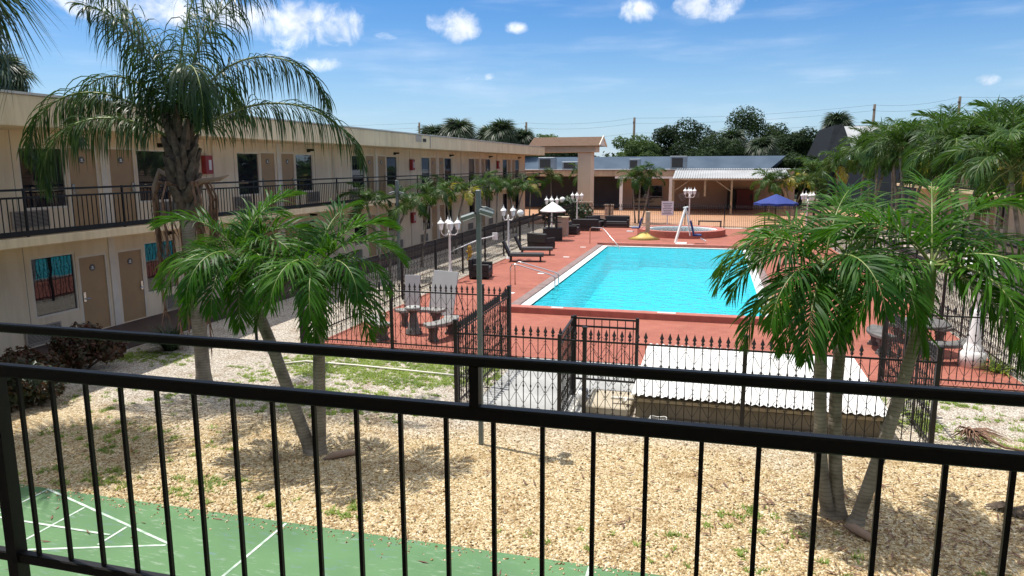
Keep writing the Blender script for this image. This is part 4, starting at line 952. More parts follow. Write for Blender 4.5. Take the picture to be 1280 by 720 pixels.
# ------------------------------------------------------------------ palms
UP = Vector((0, 0, 1))
def frond_mesh(name, mats, L, elev, bend, nl, ll, wid, V, droop, seg, seed, rr=.016, bare=.12, pw=1.25, a0=68, a1=28, lw=.55, jit=11):
    rd = random.Random(seed); b = MB(); ns = 16; pts = []; tans = []; p = Vector((0, 0, 0))
    for k in range(ns + 1):
        t = k / ns; a = R(elev) - R(bend) * t ** pw; T = Vector((math.cos(a), 0, math.sin(a))); pts.append(p.copy()); tans.append(T); p = p + T * (L / ns)
    b.tube(pts, [rr * (1.25 - t / ns * 1.05) for t in range(ns + 1)], 4, 1, cap=False)
    S = Vector((0, 1, 0))
    for k in range(nl):
        t = bare + (1 - bare) * (k + .5) / nl
        f = t * ns; i = min(int(f), ns - 1); P = pts[i].lerp(pts[i + 1], f - i); T = tans[i].lerp(tans[i + 1], f - i).normalized(); N = T.cross(S)
        if N.z < 0 and elev < 60 and abs(T.z) < .9: N = N
        N = -N if N.dot(Vector((-math.sin(math.atan2(T.z, T.x)), 0, math.cos(math.atan2(T.z, T.x))))) < 0 else N
        u = (t - bare) / (1 - bare)
        ln = ll * max(.22, (math.sin(math.pi * (.16 + .80 * u))) ** .6) * rd.uniform(.88, 1.1)
        for sg in (-1, 1):
            ang = R(a0 + (a1 - a0) * u + rd.uniform(-jit, jit)); v = R(rd.uniform(*V)); dr = droop * rd.uniform(.45, 1.45)
            d = T * math.cos(ang) + (S * sg * math.cos(v) + N * math.sin(v)) * math.sin(ang)
            q = P.copy(); st = ln / seg; W = (T - d * T.dot(d))
            if W.length < 1e-3: W = N
            W.normalize(); i0 = len(b.v); tw = rd.uniform(-.35, .35); Wn = d.cross(W); W = (W * math.cos(tw) + Wn * math.sin(tw)).normalized()
            for s_ in range(seg + 1):
                x = s_ / seg; w = wid * (.45 + .55 * min(1, x * 3)) * (1 - max(0, (x - lw) / (1 - lw))) + .0015
                b.v.append(tuple(q - W * w / 2)); b.v.append(tuple(q + W * w / 2))
                d = (d - UP * dr * st * (.3 + 1.4 * x)).normalized(); q = q + d * st
                W = (W - d * W.dot(d)).normalized()
            for s_ in range(seg): j = i0 + 2 * s_; b.f.append((j, j + 1, j + 3, j + 2)); b.m.append(0)
    return b.mesh(name, mats, True)
# variants: (elevation, bend)
VAR = [(86, 40), (76, 78), (66, 100), (55, 118), (44, 125), (30, 118), (14, 100), (-16, 72)]
def fset(nm, leaf, nl, seg, ll, wid, seed, V=(22, 48), droop=1.5, L=1.75):
    return [[frond_mesh('frond', [leaf, M['rachis']], L * (1 - .02 * abs(i - 3)), e, bd, nl, ll * (1 if i < 4 else .9), wid, (V[0] + (26 if i < 4 else 0), V[1] + (10 if i < 4 else 0)), droop * (.75 if i < 4 else 1), seg, seed + 10 * i + j) for j in range(2)] for i, (e, bd) in enumerate(VAR)]
F_near = fset('near', M['adon'], 50, 5, .58, .028, 100, (-16, 50), 3.2, 1.66)
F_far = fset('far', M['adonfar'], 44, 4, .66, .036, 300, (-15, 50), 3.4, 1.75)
F_yel = fset('yel', M['adonyel'], 28, 4, .58, .05, 500, (-15, 45), 3.0)
def crown(parent, c, sets, n, sc, rd, top=1.3, low=0, yel=0.0):
    """n fronds in a spiral from erect to hanging"""
    az = rd.uniform(0, 6.28)
    for k in range(n):
        f = k / max(1, n - 1); vi = min(7, int(top + f * (7.7 - top - low)))
        me = (F_yel if rd.random() < yel * f else sets)[vi][rd.randint(0, 1)]
        inst('frond', me, parent, c, (rd.uniform(-.10, .10), rd.uniform(-.08, .08), az), sc * rd.uniform(.9, 1.08)); az += 2.399 + rd.uniform(-.25, .25)
def crown_spec(parent, c, sets, spec, sc, rd):
    for a, v in spec: inst('frond', sets[v][rd.randint(0, 1)], parent, c, (rd.uniform(-.12, .12), rd.uniform(-.06, .06), R(a + rd.uniform(-6, 6))), sc * rd.uniform(.94, 1.06))
def palm_trunk(parent, pts, r0_, r1_, shaft, n=12, nm='trunk'):
    P = [Vector(p) for p in pts]; sm_ = []
    for i in range(len(P) - 1):
        a, q, c, d = P[max(i - 1, 0)], P[i], P[i + 1], P[min(i + 2, len(P) - 1)]
        for k in range(6):
            t = k / 6; sm_.append(.5 * ((2 * q) + (c - a) * t + (2 * a - 5 * q + 4 * c - d) * t * t + (3 * q - a - 3 * c + d) * t ** 3))
    sm_.append(P[-1]); m = len(sm_)
    rr = [max(r1_, r0_ * (1.55 - 5 * i / m)) if i / m < .11 else r0_ + (r1_ - r0_) * i / m for i in range(m)]
    b = MB(); b.tube(sm_, rr, n); b.build(nm, M['trunk'], parent, True)
    if shaft:
        top = P[-1]; d = (P[-1] - P[-2]).normalized(); d = (d + UP).normalized()
        b = MB(); b.tube([top - d * .02, top + d * .08, top + d * shaft * .4, top + d * shaft * .75, top + d * shaft], [r1_ * 1.02, r1_ * 1.55, r1_ * 1.35, r1_ * .95, r1_ * .55], n); b.build('crownshaft', M['shaft'], parent, True)
        return top + d * shaft * .9
    return P[-1]
gp = 'short christmas palms of the courtyard'
def palm(label, loc, trunks, sets, nf, sc, seed, r=.055, shaft=.42, group=gp, yel=0.0, low=0, n=8, top=1.3, spec=None):
    t = thing('palm_tree', label, 'palm tree', loc, 0, group); rd = random.Random(seed)
    for k, pts in enumerate(trunks):
        c = palm_trunk(t, pts, r, r * .78, shaft, n)
        if spec: crown_spec(t, c, sets, spec[k], sc, rd)
        else: crown(t, c, sets, nf, sc, rd, yel=yel, low=low, top=top)
    return t
palm('twin trunk palm standing nearest on the left, behind the railing', (-5.65, 9.2, 0), [[(-.02, 0, -.05), (-.22, 0, .5), (-.62, .02, 1.6), (-.98, .0, 2.52)], [(.08, .02, -.05), (.12, .02, .6), (.14, .05, 1.5), (.22, 0, 2.42)]], F_near, 11, .89, 11, .10, .45, n=12, spec=[[(195, 2), (268, 5), (345, 4), (203, 5), (240, 5), (285, 6), (62, 1), (18, 3), (122, 3), (330, 5), (166, 4), (217, 7), (95, 2), (190, 7), (300, 7)], [(15, 3), (272, 5), (222, 5), (3, 5), (42, 2), (328, 5), (293, 6), (250, 5), (196, 4), (122, 3), (78, 1), (350, 7), (300, 7), (20, 7), (205, 7)]])
palm('three trunk palm with leaning right stem nearest on the right', (1.72, 8.95, 0), [[(-.16, .1, -.05), (-.30, .1, .6), (-.37, .1, 1.5), (-.42, .08, 2.55)], [(-.06, .12, -.05), (-.14, .18, .7), (-.18, .22, 1.6), (-.15, .25, 2.65)], [(.10, 0, -.05), (.22, 0, .5), (.42, .02, 1.4), (.62, 0, 2.6)]], F_near, 10, .93, 23, .085, .62, n=12, spec=[[(192, 4), (208, 5), (285, 5), (236, 6), (15, 5), (60, 1), (125, 3), (172, 5), (255, 7), (200, 7)], [(300, 6), (85, 2), (30, 3), (262, 7), (215, 7), (150, 4), (320, 7)], [(22, 2), (6, 4), (330, 5), (300, 6), (186, 3), (350, 6), (82, 1), (122, 4), (45, 4), (225, 6), (320, 7), (5, 7)]])
rw = random.Random(5)
def two(h, dx=.35, lean=.3): return [[(-dx * .3, 0, -.05), (-dx * .5, 0, h * .5), (-dx - lean * .3, 0, h)], [(dx * .3, .1, -.05), (dx * .6, .1, h * .5), (dx + lean, .1, h * .97)]]
def one(h, l=.1): return [[(0, 0, -.05), (l * .5, 0, h * .5), (l, 0, h)]]
lp = [('walkway palm nearest on the left, beside the slim light pole', (-12.0, 25.2), two(2.7, .5, .35), 0), ('walkway palm straight right of the slim light pole', (-11.9, 28.6), one(2.8, .4), 0),
      ('walkway palm with yellowing fronds behind the floodlight pole', (-12.1, 33.2), two(2.9, .3, .2), .75), ('walkway palm with dense dark crown left of the second lamp post', (-12.0, 37.5), one(3.0, 0), .05),
      ('walkway palm directly above the second lamp post', (-12.2, 40.8), one(2.9, .1), 0), ('walkway palm above the globe lamp', (-12.1, 44.6), two(2.8, .3, .2), .2), ('walkway palm with a yellow crown at the end of the motel wing', (-12.3, 49.2), one(2.7, .1), .9),
      ('slender palm standing before the dark portico opening', (-12.7, 58.5), one(3.0, -.1), 0), ('slender leaning palm left of the portico column', (-11.9, 65.0), one(3.3, .4), 0)]
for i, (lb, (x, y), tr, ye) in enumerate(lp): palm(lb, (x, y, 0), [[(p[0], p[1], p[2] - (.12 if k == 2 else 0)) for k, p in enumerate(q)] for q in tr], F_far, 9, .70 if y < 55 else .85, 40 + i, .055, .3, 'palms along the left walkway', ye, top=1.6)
rp = [('right row palm with leaning pale trunk nearest the frame edge', (8.5, 24.6), [[(.55, 0, -.05), (.35, 0, 1.6), (-.05, 0, 3.3)]], 1.25), ('right row palm just beside the nearest leaning palm', (9.3, 27.0), one(3.9, -.1), 1.25),
      ('right row palm with tall full crown under the sky gap', (8.7, 29.5), two(4.0, .3, .3), 1.2), ('right row palm third from the frame edge group', (9.1, 33.0), one(4.2, 0), 1.2), ('right row palm in the middle with drooping dead frond', (8.5, 36.2), two(4.1, .4, .3), 1.15),
      ('right row palm left of the dead frond palm', (9.2, 40.5), two(4.2, .5, .3), 1.15), ('right row palm before the pale grey lobby roof', (8.6, 44.5), two(4.1, .3, .3), 1.1), ('right row palm below the dark mansard end', (9.2, 51), one(4.2, 0), 1.1), ('right row palm farthest along, left of the mansard', (8.8, 58), one(3.4, 0), 1.1), ('right row palm tucked behind the leaning pair near the frame edge', (10.4, 31.2), one(4.4, .1), 1.2), ('right row palm set back behind the middle palms', (10.6, 37.8), two(4.4, .3, .2), 1.2), ('right row palm set back before the lobby roof', (10.4, 47.5), two(4.4, .3, .2), 1.15), ('right row palm set back by the mansard wall', (10.8, 55), one(4.2, 0), 1.15)]
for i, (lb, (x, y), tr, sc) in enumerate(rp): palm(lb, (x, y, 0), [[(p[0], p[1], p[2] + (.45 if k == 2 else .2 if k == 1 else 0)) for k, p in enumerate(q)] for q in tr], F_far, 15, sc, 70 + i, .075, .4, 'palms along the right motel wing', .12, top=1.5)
palm('triple trunk palm in front of the far porch door', (-5.2, 54.3, 0), [[(-.25, 0, -.05), (-.4, 0, 1.6), (-.5, 0, 2.9)], [(.0, 0, -.05), (0, 0, 1.5), (.05, 0, 3.0)], [(.2, 0, -.05), (.5, 0, 1.5), (.75, 0, 3.1)]], F_far, 9, .85, 91, .06, .35, 'palms round the far patio')
palm('pale green palm right of the red vending machine', (4.3, 60, 0), one(2.5, 0), F_far, 13, 1.05, 92, .07, .35, 'palms round the far patio', .1)
palm('small yellowing palm behind the blue umbrella', (6.0, 60, 0), two(2.6, .5, .3), F_far, 10, .95, 93, .06, .35, 'palms round the far patio', .6)
palm('feathery palm behind the far white lamp post', (8.0, 63.5, 0), one(3.0, 0), F_far, 13, 1.35, 94, .1, .35, 'palms round the far patio')

# queen palm
def qf(L, e, bd, seed, ll=.92): return frond_mesh('frond', [M['queen'], M['rachis']], L, e, bd, 128, ll, .020, (-40, 65), 7.0, 6, seed, .024, .14, 1.5, 64, 30, .6, 14)
qp = thing('queen_palm', 'big queen palm with long drooping feathery fronds on the left', 'palm tree', (-9.3, 11.4, 0))
palm_trunk(qp, [(0, 0, -.05), (-.02, 0, 1.5), (-.08, 0, 3.0), (-.12, 0, 4.6)], .135, .12, 0, 14)
b = MB(); rq = random.Random(3)
for k in range(34):
    z = 3.45 + 1.5 * k / 34; a = k * 2.399; r_ = .12
    x, y = -.10 + r_ * math.cos(a), r_ * math.sin(a); l = rq.uniform(.28, .55)
    b.tube([(x, y, z), (x + .10 * math.cos(a), y + .10 * math.sin(a), z + l * .5), (x + .20 * math.cos(a), y + .20 * math.sin(a), z + l)], [.10, .075, .03], 5)
b.build('leaf_bases', M['boots'], qp)
b = MB()
for k in range(15):
    a = rq.uniform(0, 6.28); l = rq.uniform(.8, 2.9); x, y = -.1 + .14 * math.cos(a), .14 * math.sin(a)
    pts = [(x, y, 3.9), (x + .28 * math.cos(a), y + .28 * math.sin(a), 4.0), (x + .40 * math.cos(a), y + .4 * math.sin(a), 3.7), (x + .36 * math.cos(a), y + .36 * math.sin(a), 3.7 - l)]
    b.tube(pts, [.03, .025, .02, .008], 4)
    for q in range(44):
        zz = 3.7 - (l - .1) * q / 44; xo, yo = x + .37 * math.cos(a), y + .37 * math.sin(a); w = rq.uniform(-.1, .1)
        b.quad((xo - .013, yo, zz), (xo + .013, yo, zz), (xo + w + .004, yo + rq.uniform(-.1, .1), zz - rq.uniform(.25, .5)))
b.build('dead_fronds', M['deadfrond'], qp)
b = MB(); b.tube([(.0, -.05, 3.9), (.35, -.1, 4.02), (.75, -.12, 4.05), (.95, -.12, 4.12)], [.04, .05, .04, .01], 6); b.tube([(-.15, -.1, 4.0), (-.5, -.15, 4.2), (-.6, -.2, 3.9), (-.55, -.2, 3.3)], [.04, .05, .045, .015], 6); b.build('spathe', M['spathe'], qp, True)
QC = (-.13, 0, 4.68)
for i, (az, e, bd, L) in enumerate([(200, 50, 158, 3.65), (184, 70, 198, 3.6), (172, 82, 80, 4.1), (65, 88, 40, 3.9), (-5, 79, 85, 3.9), (12, 68, 158, 4.0), (20, 36, 118, 4.0), (322, 80, 205, 3.2), (224, 34, 150, 3.0), (100, 58, 120, 3.3), (262, 84, 90, 3.0)]):
    inst('frond', qf(L, e, bd, 700 + i), qp, QC, (0, 0, R(az)))

# fan palms
def fan_leaf(name, m, seed, rad=.75, pet=.7, n=26, droop=.5, w=.055):
    rd = random.Random(seed); b = MB()
    b.tube([(0, 0, 0), (pet * .5, 0, .04), (pet, 0, 0)], .014, 4, 1, cap=False)
    for k in range(n):
        a = R(-150 + 300 * k / (n - 1)); l = rad * (.72 + .28 * math.cos(a / 2)) * rd.uniform(.9, 1.06); d = Vector((math.cos(a), math.sin(a), .12 * math.cos(k * math.pi))); d.normalize()
        q = Vector((pet, 0, 0)); W = Vector((-math.sin(a), math.cos(a), 0)); i0 = len(b.v)
        for s_, f in enumerate((0, .35, .65, 1.0)):
            ww = w * (.5, 1.0, .8, .05)[s_]; z = -droop * l * f ** 3
            p = q + d * l * f * (1 - .15 * f * droop); p.z += z; b.v += [tuple(p - W * ww / 2), tuple(p + W * ww / 2)]
        for s_ in range(3): j = i0 + 2 * s_; b.f.append((j, j + 1, j + 3, j + 2)); b.m.append(0)
    return b.mesh(name, [m, M['rachis']], True)
FAN = [fan_leaf('fan_frond', M['sabal'], s_, droop=d_, w=.08) for s_, d_ in ((1, .7), (2, 1.0), (3, 1.3))]
FANBIG = [fan_leaf('fan_frond', M['queen'], s_, 1.05, .9, 40, d_, .045) for s_, d_ in ((4, .5), (5, .9))]
def fan_palm(label, loc, h, sc, seed, n=34, leaves=FAN, skirt=True, group='fan palms beyond the roofs', up=1.0):
    t = thing('fan_palm', label, 'palm tree', loc, 0, group); rd = random.Random(seed)
    b = MB(); b.tube([(0, 0, -.05), (.05, 0, h * .5), (0, 0, h)], [.2 * sc, .17 * sc, .19 * sc], 8); b.build('trunk', M['bark'], t, True)
    for k in range(n):
        f = k / (n - 1); e = R(80 - 125 * f * up); inst('fan_frond', leaves[min(len(leaves) - 1, int(f * len(leaves)))], t, (0, 0, h), (rd.uniform(-.3, .3), -e, k * 2.399), sc * rd.uniform(.85, 1.1))
    if skirt:
        b = MB()
        for k in range(60):
            a = rd.uniform(0, 6.28); r1 = rd.uniform(.2, .75) * sc; z = h - rd.uniform(.1, .5) * sc
            b.quad((.15 * math.cos(a), .15 * math.sin(a), z), (r1 * math.cos(a + .1), r1 * math.sin(a + .1), z - .5 * sc), (r1 * math.cos(a - .1), r1 * math.sin(a - .1), z - .6 * sc))
        b.build('dead_skirt', M['deadfrond'], t)
    return t
fan_palm('tall fan palm whose dark fronds droop into the top left corner', (-11.75, 8.6, 0), 7.0, 1.05, 21, 40, FANBIG, False)
fan_palm('distant shaggy fan palm above the roof at the far left edge', (-41.0, 35, 0), 9.6, 1.3, 22)
for i, (lb, x, y, h, sc) in enumerate([('roofline fan palm leftmost of the dense cluster', -30.6, 78, 8.0, 1.35), ('roofline fan palm tallest of the dense cluster', -27.6, 78, 8.6, 1.4), ('roofline fan palm third from left in the dense cluster', -24.6, 80, 7.9, 1.3), ('roofline fan palm fourth from left with rounded top', -22.6, 78, 8.3, 1.35),
        ('roofline fan palm rightmost of the dense cluster by a pole', -20.4, 79, 7.7, 1.15), ('small fan palm top peeking over the roof beside the first pole', -32.0, 68, 6.7, .8), ('fan palm top standing above the dark mansard end', 14.6, 100, 9.0, 1.4), ('brown skirted fan palm among the oaks behind the clubhouse', 2.2, 101, 7.2, 1.5), ('green fan palm before the oaks at right of the clubhouse', 5.8, 97, 6.2, 1.4)]):
    fan_palm(lb, (x, y, 0), h - (1.0 if x < -15 else .3), sc * 1.22, 30 + i, 54)

# broad-leaved trees
def leaf_cloud(b, lobes, nf, size, rd, flat=.75):
    tot = sum(l[3] ** 2 for l in lobes)
    for (cx, cy, cz, r) in lobes:
        for k in range(int(nf * r * r / tot)):
            d = Vector((rd.gauss(0, 1), rd.gauss(0, 1), rd.gauss(0, 1))).normalized(); nz_ = mnoise.noise(d * 2.1 + Vector((cx, cy, cz))) 
            rad = r * (1 + .35 * nz_) * rd.uniform(.55, 1.05) ** .5
            p = Vector((cx, cy, cz)) + Vector((d.x * rad, d.y * rad, d.z * rad * flat))
            n = (d + Vector((rd.gauss(0, .6), rd.gauss(0, .6), rd.gauss(0, .6) + .3))).normalized(); a = n.cross(Vector((rd.gauss(0, 1), rd.gauss(0, 1), rd.gauss(0, 1)))).normalized(); c = n.cross(a)
            s_ = size * rd.uniform(.6, 1.3); b.quad(p - a * s_, p - c * s_ * .5 + n * s_ * .12, p + a * s_, p + c * s_ * .5 + n * s_ * .12)
def tree(label, loc, h, w, leaf, seed, nf=20000, size=.165, group='broad leaved trees behind the clubhouse', name='oak_tree'):
    t = thing(name, label, 'tree', loc, 0, group); rd = random.Random(seed)
    lobes = []
    w *= 1.45
    for k in range(22):
        a = rd.uniform(0, 6.28); q = rd.uniform(.1, 1) ** .6; z = rd.uniform(.30, .95); rr = w * .5 * math.sin(math.pi * min(1, .25 + z * .68)) * q
        lobes.append((rr * math.cos(a), rr * math.sin(a), h * z - w * .06, w * rd.uniform(.09, .17)))
    b = MB(); b.tube([(0, 0, -.05), (.1, 0, h * .25), (0, .1, h * .55)], [w * .045, w * .035, w * .02], 8)
    for l in lobes[:8]: b.tube([(0, .05, h * .35), (l[0] * .5, l[1] * .5, h * .35 + (l[2] - h * .35) * .6), l[:3]], [w * .02, w * .012, w * .004], 5)
    b.build('trunk', M['bark'], t, True)
    b = MB(); leaf_cloud(b, lobes, nf, size, rd); b.build('crown', leaf, t)
    return t
for i, a in enumerate([('rounded green tree just right of the portico gable', (-12.6, 105, 0), 8.6, 8.0, M['oaklight']), ('tall broad dark oak left of the highest crown', (-4.3, 108, 0), 10.6, 9.6, M['oak']), ('highest dark oak with ragged top behind the clubhouse', (4.8, 110, 0), 12.2, 10.8, M['oak']), ('dark oak standing right of the highest crown', (9.6, 104, 0), 9.2, 7.5, M['oak']),
        ('lower dark oak filling behind the porch awning', (.4, 98, 0), 7.6, 7.5, M['oak']), ('low green tree behind the rooftop units', (-8.6, 98, 0), 7.3, 6.5, M['oaklight']), ('pale airy tree peeking over the portico roof', (-23.0, 108, 0), 9.3, 8.0, M['oaklight']), ('bushy dark tree left of the mansard end', (9.0, 84, 0), 5.6, 5.0, M['oak']),
        ('small far tree in the gap left of the mansard', (14.5, 130, 0), 8.4, 7.0, M['oaklight']), ('tree top rising above the right palm row', (25.5, 75, 0), 9.8, 7.5, M['oak']), ('dark tree seen under the portico beam', (-18.5, 98, 0), 7.0, 7.5, M['oak'])]):
    tree(a[0], a[1], a[2], a[3], a[4], 200 + i)
tl = thing('tree_line', 'far low belt of woodland along the horizon', 'trees'); tl['kind'] = 'stuff'
rd = random.Random(77); b = MB(); leaf_cloud(b, [(rd.uniform(-160, 170), rd.uniform(140, 190), rd.uniform(2.0, 4.6), rd.uniform(3, 5)) for k in range(150)], 26000, .6, rd); b.build('foliage', M['oak'], tl)

# shrubs
def shrub(label, loc, lobes, leaf, nf, size, seed, group=None, name='shrub'):
    t = thing(name, label, 'shrub', loc, 0, group); rd = random.Random(seed)
    b = MB()
    for l in lobes:
        for k in range(4): b.tube([(l[0] * .3, l[1] * .3, -.02), (l[0] * .7 + rd.uniform(-.1, .1), l[1] * .7 + rd.uniform(-.1, .1), l[2] * .6), (l[0] + rd.uniform(-.2, .2), l[1] + rd.uniform(-.2, .2), l[2])], [.016, .012, .006], 4)
    b.build('stems', M['bark'], t)
    b = MB(); leaf_cloud(b, lobes, nf, size, rd, .85); b.build('foliage', leaf, t)
gc = 'reddish croton shrubs at the left'
shrub('dark red croton shrub under the left window by the walkway', (-13.0, 12.0, 0), [(-.35, .2, .5, .36), (.15, .2, .62, .40), (.65, .25, .45, .34), (.3, -.15, .35, .3)], M['croton'], 2600, .055, 1, gc)
shrub('coppery low croton at the far left edge beneath the top rail', (-13.2, 10.9, 0), [(0, 0, .35, .42), (.45, .2, .3, .32)], M['croton'], 1100, .065, 2, gc)
shrub('dark croton shrub below the middle rail at the left edge', (-11.75, 9.85, 0), [(0, 0, .45, .42), (-.5, .1, .4, .36), (.25, .1, .34, .3), (-.1, -.35, .3, .3)], M['croton'], 2300, .052, 3, gc)
shrub('leafy green shrub beneath the dark portico', (-10.6, 53.0, 0), [(-.9, 0, .9, .9), (.3, .2, 1.1, 1.0), (1.3, 0, .8, .8)], M['shrub'], 2400, .13, 4)
def strap_clump(label, loc, n, l, seed, m=M['shrub'], nm='strap_leaf_clump'):
    t = thing(nm, label, 'plant', loc); rd = random.Random(seed); b = MB()
    for k in range(n):
        a = rd.uniform(0, 6.28); e = rd.uniform(.5, 1.3); ll = l * rd.uniform(.7, 1.1); d = Vector((math.cos(a) * math.cos(e), math.sin(a) * math.cos(e), math.sin(e))); q = Vector((rd.uniform(-.12, .12), rd.uniform(-.12, .12), 0)); W = Vector((-math.sin(a), math.cos(a), 0)); i0 = len(b.v)
        for s_ in range(5):
            w = .035 * (1, 1, .85, .55, .05)[s_]; b.v += [tuple(q - W * w / 2), tuple(q + W * w / 2)]; q = q + d * ll / 4; d = (d - UP * .28).normalized()
        for s_ in range(4): j = i0 + 2 * s_; b.f.append((j, j + 1, j + 3, j + 2)); b.m.append(0)
    b.build('leaves', m, t, True)
strap_clump('dark green strap leaved clump beside the red croton', (-12.2, 13.9, 0), 150, .85, 8)
strap_clump('weedy green plant behind the right fence return', (3.0, 12.9, 0), 60, .6, 9, M['grass'], 'weed_plant')
strap_clump('grassy green tuft beside the white lamp plinth', (5.85, 16.6, 0), 70, .45, 10, M['grass'], 'weed_plant')
shrub('straw coloured potted shrub at the pool corner behind the palm', (1.9, 20.6, 0.0), [(0, 0, .55, .35), (.3, .1, .45, .28), (-.3, 0, .45, .28)], M['adonyel'], 700, .05, 12)

# dead palm frond and debris
t = thing('dead_frond', 'dry brown palm frond bundle lying on pale gravel at the right', 'palm frond', (4.05, 12.35, 0)); t.scale = (.72, .72, .72)
b = MB(); rd = random.Random(4)
for k in range(70):
    a = rd.uniform(-2.6, -.2); l = rd.uniform(.3, .75); p = Vector((rd.uniform(-.1, .1), rd.uniform(-.05, .15), .1 + rd.uniform(0, .12)))
    q = p + Vector((math.cos(a) * l, math.sin(a) * l, rd.uniform(-.1, .06))); q.z = max(q.z, .02); md = (p + q) / 2 + Vector((0, 0, .07)); b.tube([p, md, q], [.012, .014, .004], 3)
b.build('leaflets', M['deadfrond'], t)
b = MB(); b.tube([(.05, .5, .1), (0, .1, .2), (.15, -.2, .18), (.5, -.5, .06), (1.2, -.65, .03)], [.02, .03, .035, .03, .015], 5); b.build('stalk', M['deadfrond'], t, True)
def debris(label, loc, rz, l): 
    t = thing('fallen_spathe', label, 'palm debris', loc, rz, 'fallen palm sheaths on the gravel'); b = MB(); b.tube([(-l / 2, 0, .015), (-l * .2, 0, .05), (l * .25, .03, .05), (l / 2, .05, .02)], [.01, .06, .05, .01], 6); b.build('husk', M['spathe'], t, True)
debris('fallen brown sheath left of the twin trunk palm base', (-6.1, 8.85, 0), R(-50), .42)
debris('fallen brown sheath right of the twin trunk palm base', (-5.15, 9.15, 0), R(35), .55)
debris('fallen grey sheath at the foot of the three trunk palm', (1.80, 8.62, 0), R(-60), .5)
t = thing('corner_debris', 'dark crumpled palm debris on gravel near the right edge', 'palm debris', (3.75, 9.75, 0)); b = MB(); rd = random.Random(6)
for k in range(16): a = rd.uniform(0, 6.28); b.tube([(0, 0, .04), (.12 * math.cos(a), .1 * math.sin(a), .08), (.3 * math.cos(a), .2 * math.sin(a), .02)], [.03, .03, .006], 4)
b.build('husk', M['boots'], t)

# grass growing in the gravel
def in_any(x, y, ells): return max((1 - ((x - e[0]) / e[2]) ** 2 - ((y - e[1]) / e[3]) ** 2) * e[4] for e in ells)
ELL = [(-6.6, 13.8, 3.0, 1.6, 1.7), (-6.6, 11.6, 2.4, 1.2, .75), (-12.3, 13.2, 1.6, .7, .9), (-8.6, 12.6, 1.8, .9, .4), (-8.8, 9.0, 2.0, .9, .35), (-7.0, 7.6, 3.5, .5, .4), (-3.6, 13.2, .55, 1.8, .8), (4.8, 12.6, 1.5, 1.3, .4), (5.8, 11.4, 1.2, .8, .7), (.7, 8.5, .9, .7, .35), (-10, 11, 2.4, 1.2, .3), (4.2, 14.4, 1.2, .7, .6), (3.6, 13.0, .35, 1.4, .8), (0.5, 7.8, 3.5, .5, .2)]
b = MB(); rd = random.Random(12); cnt = 0
for k in range(110000):
    x, y = rd.uniform(-13.3, 7), rd.uniform(7.25, 15.2)
    if -4.0 < x < 2.9 and y > 11.7: continue
    f = in_any(x, y, ELL)
    if f <= 0: continue
    nz_ = mnoise.noise(Vector((x * 1.3, y * 1.3, 0))) * .45 + mnoise.noise(Vector((x * 5.5, y * 5.5, 3))) * .8
    if nz_ + min(f, .9) * .8 - .32 < rd.uniform(0, .45): continue
    for q in range(4):
        a = rd.uniform(0, 6.28); l = rd.uniform(.02, .05); s_ = rd.uniform(.03, .07); px_, py_ = x + rd.uniform(-.03, .03), y + rd.uniform(-.03, .03); w = rd.uniform(.007, .013)
        b.quad((px_ - w * math.sin(a), py_ + w * math.cos(a), 0), (px_ + w * math.sin(a), py_ - w * math.cos(a), 0), (px_ + s_ * math.cos(a), py_ + s_ * math.sin(a), l))
tag(b.build('grass', M['grass']), 'patchy green grass and weeds growing through the gravel', 'grass', kind='stuff')
# loose pebbles stand proud of the bed near the balcony
b = MB(); rd = random.Random(19)
for k in range(9000):
    x, y = rd.uniform(-9.5, 4.5), (7.2 + 4.6 * rd.random() ** 1.3 if k % 14 else 7.18 - abs(rd.gauss(0, .16))); r_ = rd.uniform(.010, .024); a = rd.uniform(0, 6.28); e = rd.uniform(.6, 1.0); i = len(b.v)
    ca, sa = math.cos(a) * r_, math.sin(a) * r_
    zb = .014 if y < 7.18 else .002
    b.v += [(x + ca, y + sa, zb), (x - sa * e, y + ca * e, zb + .001), (x - ca, y - sa, zb), (x + sa * e, y - ca * e, zb + .001), (x + ca * .2, y + sa * .2, zb + r_ * .9)]
    for f in ((0, 1, 4), (1, 2, 4), (2, 3, 4), (3, 0, 4)): b.f.append(tuple(i + q for q in f)); b.m.append(0)
tag(b.build('loose_pebbles', M['gravel']), 'loose brown and white pebbles scattered over the gravel bed', 'pebbles', kind='stuff')

b = MB(); rd = random.Random(27)
for k in range(800):
    if k % 3: x, y = rd.gauss(2.4, 1.5), rd.gauss(8.9, .9)
    else: x, y = rd.uniform(-9.5, 5), 5.4 + 6.1 * rd.random()
    if not 5.2 < y < 11.4: continue
    a = rd.uniform(0, 6.28); l = rd.uniform(.03, .11); w = rd.uniform(.006, .016); zb = .018 if y < 7.18 else .022; u = Vector((math.cos(a), math.sin(a), 0)); q = Vector((-u.y, u.x, 0)); p = Vector((x, y, zb))
    b.quad(p - u * l, p - q * w + Vector((0, 0, .006)), p + u * l + Vector((0, 0, rd.uniform(0, .02))), p + q * w)
tag(b.build('leaf_litter', M['deadfrond']), 'dry brown palm leaf scraps littering the gravel and court', 'leaf litter', kind='stuff')
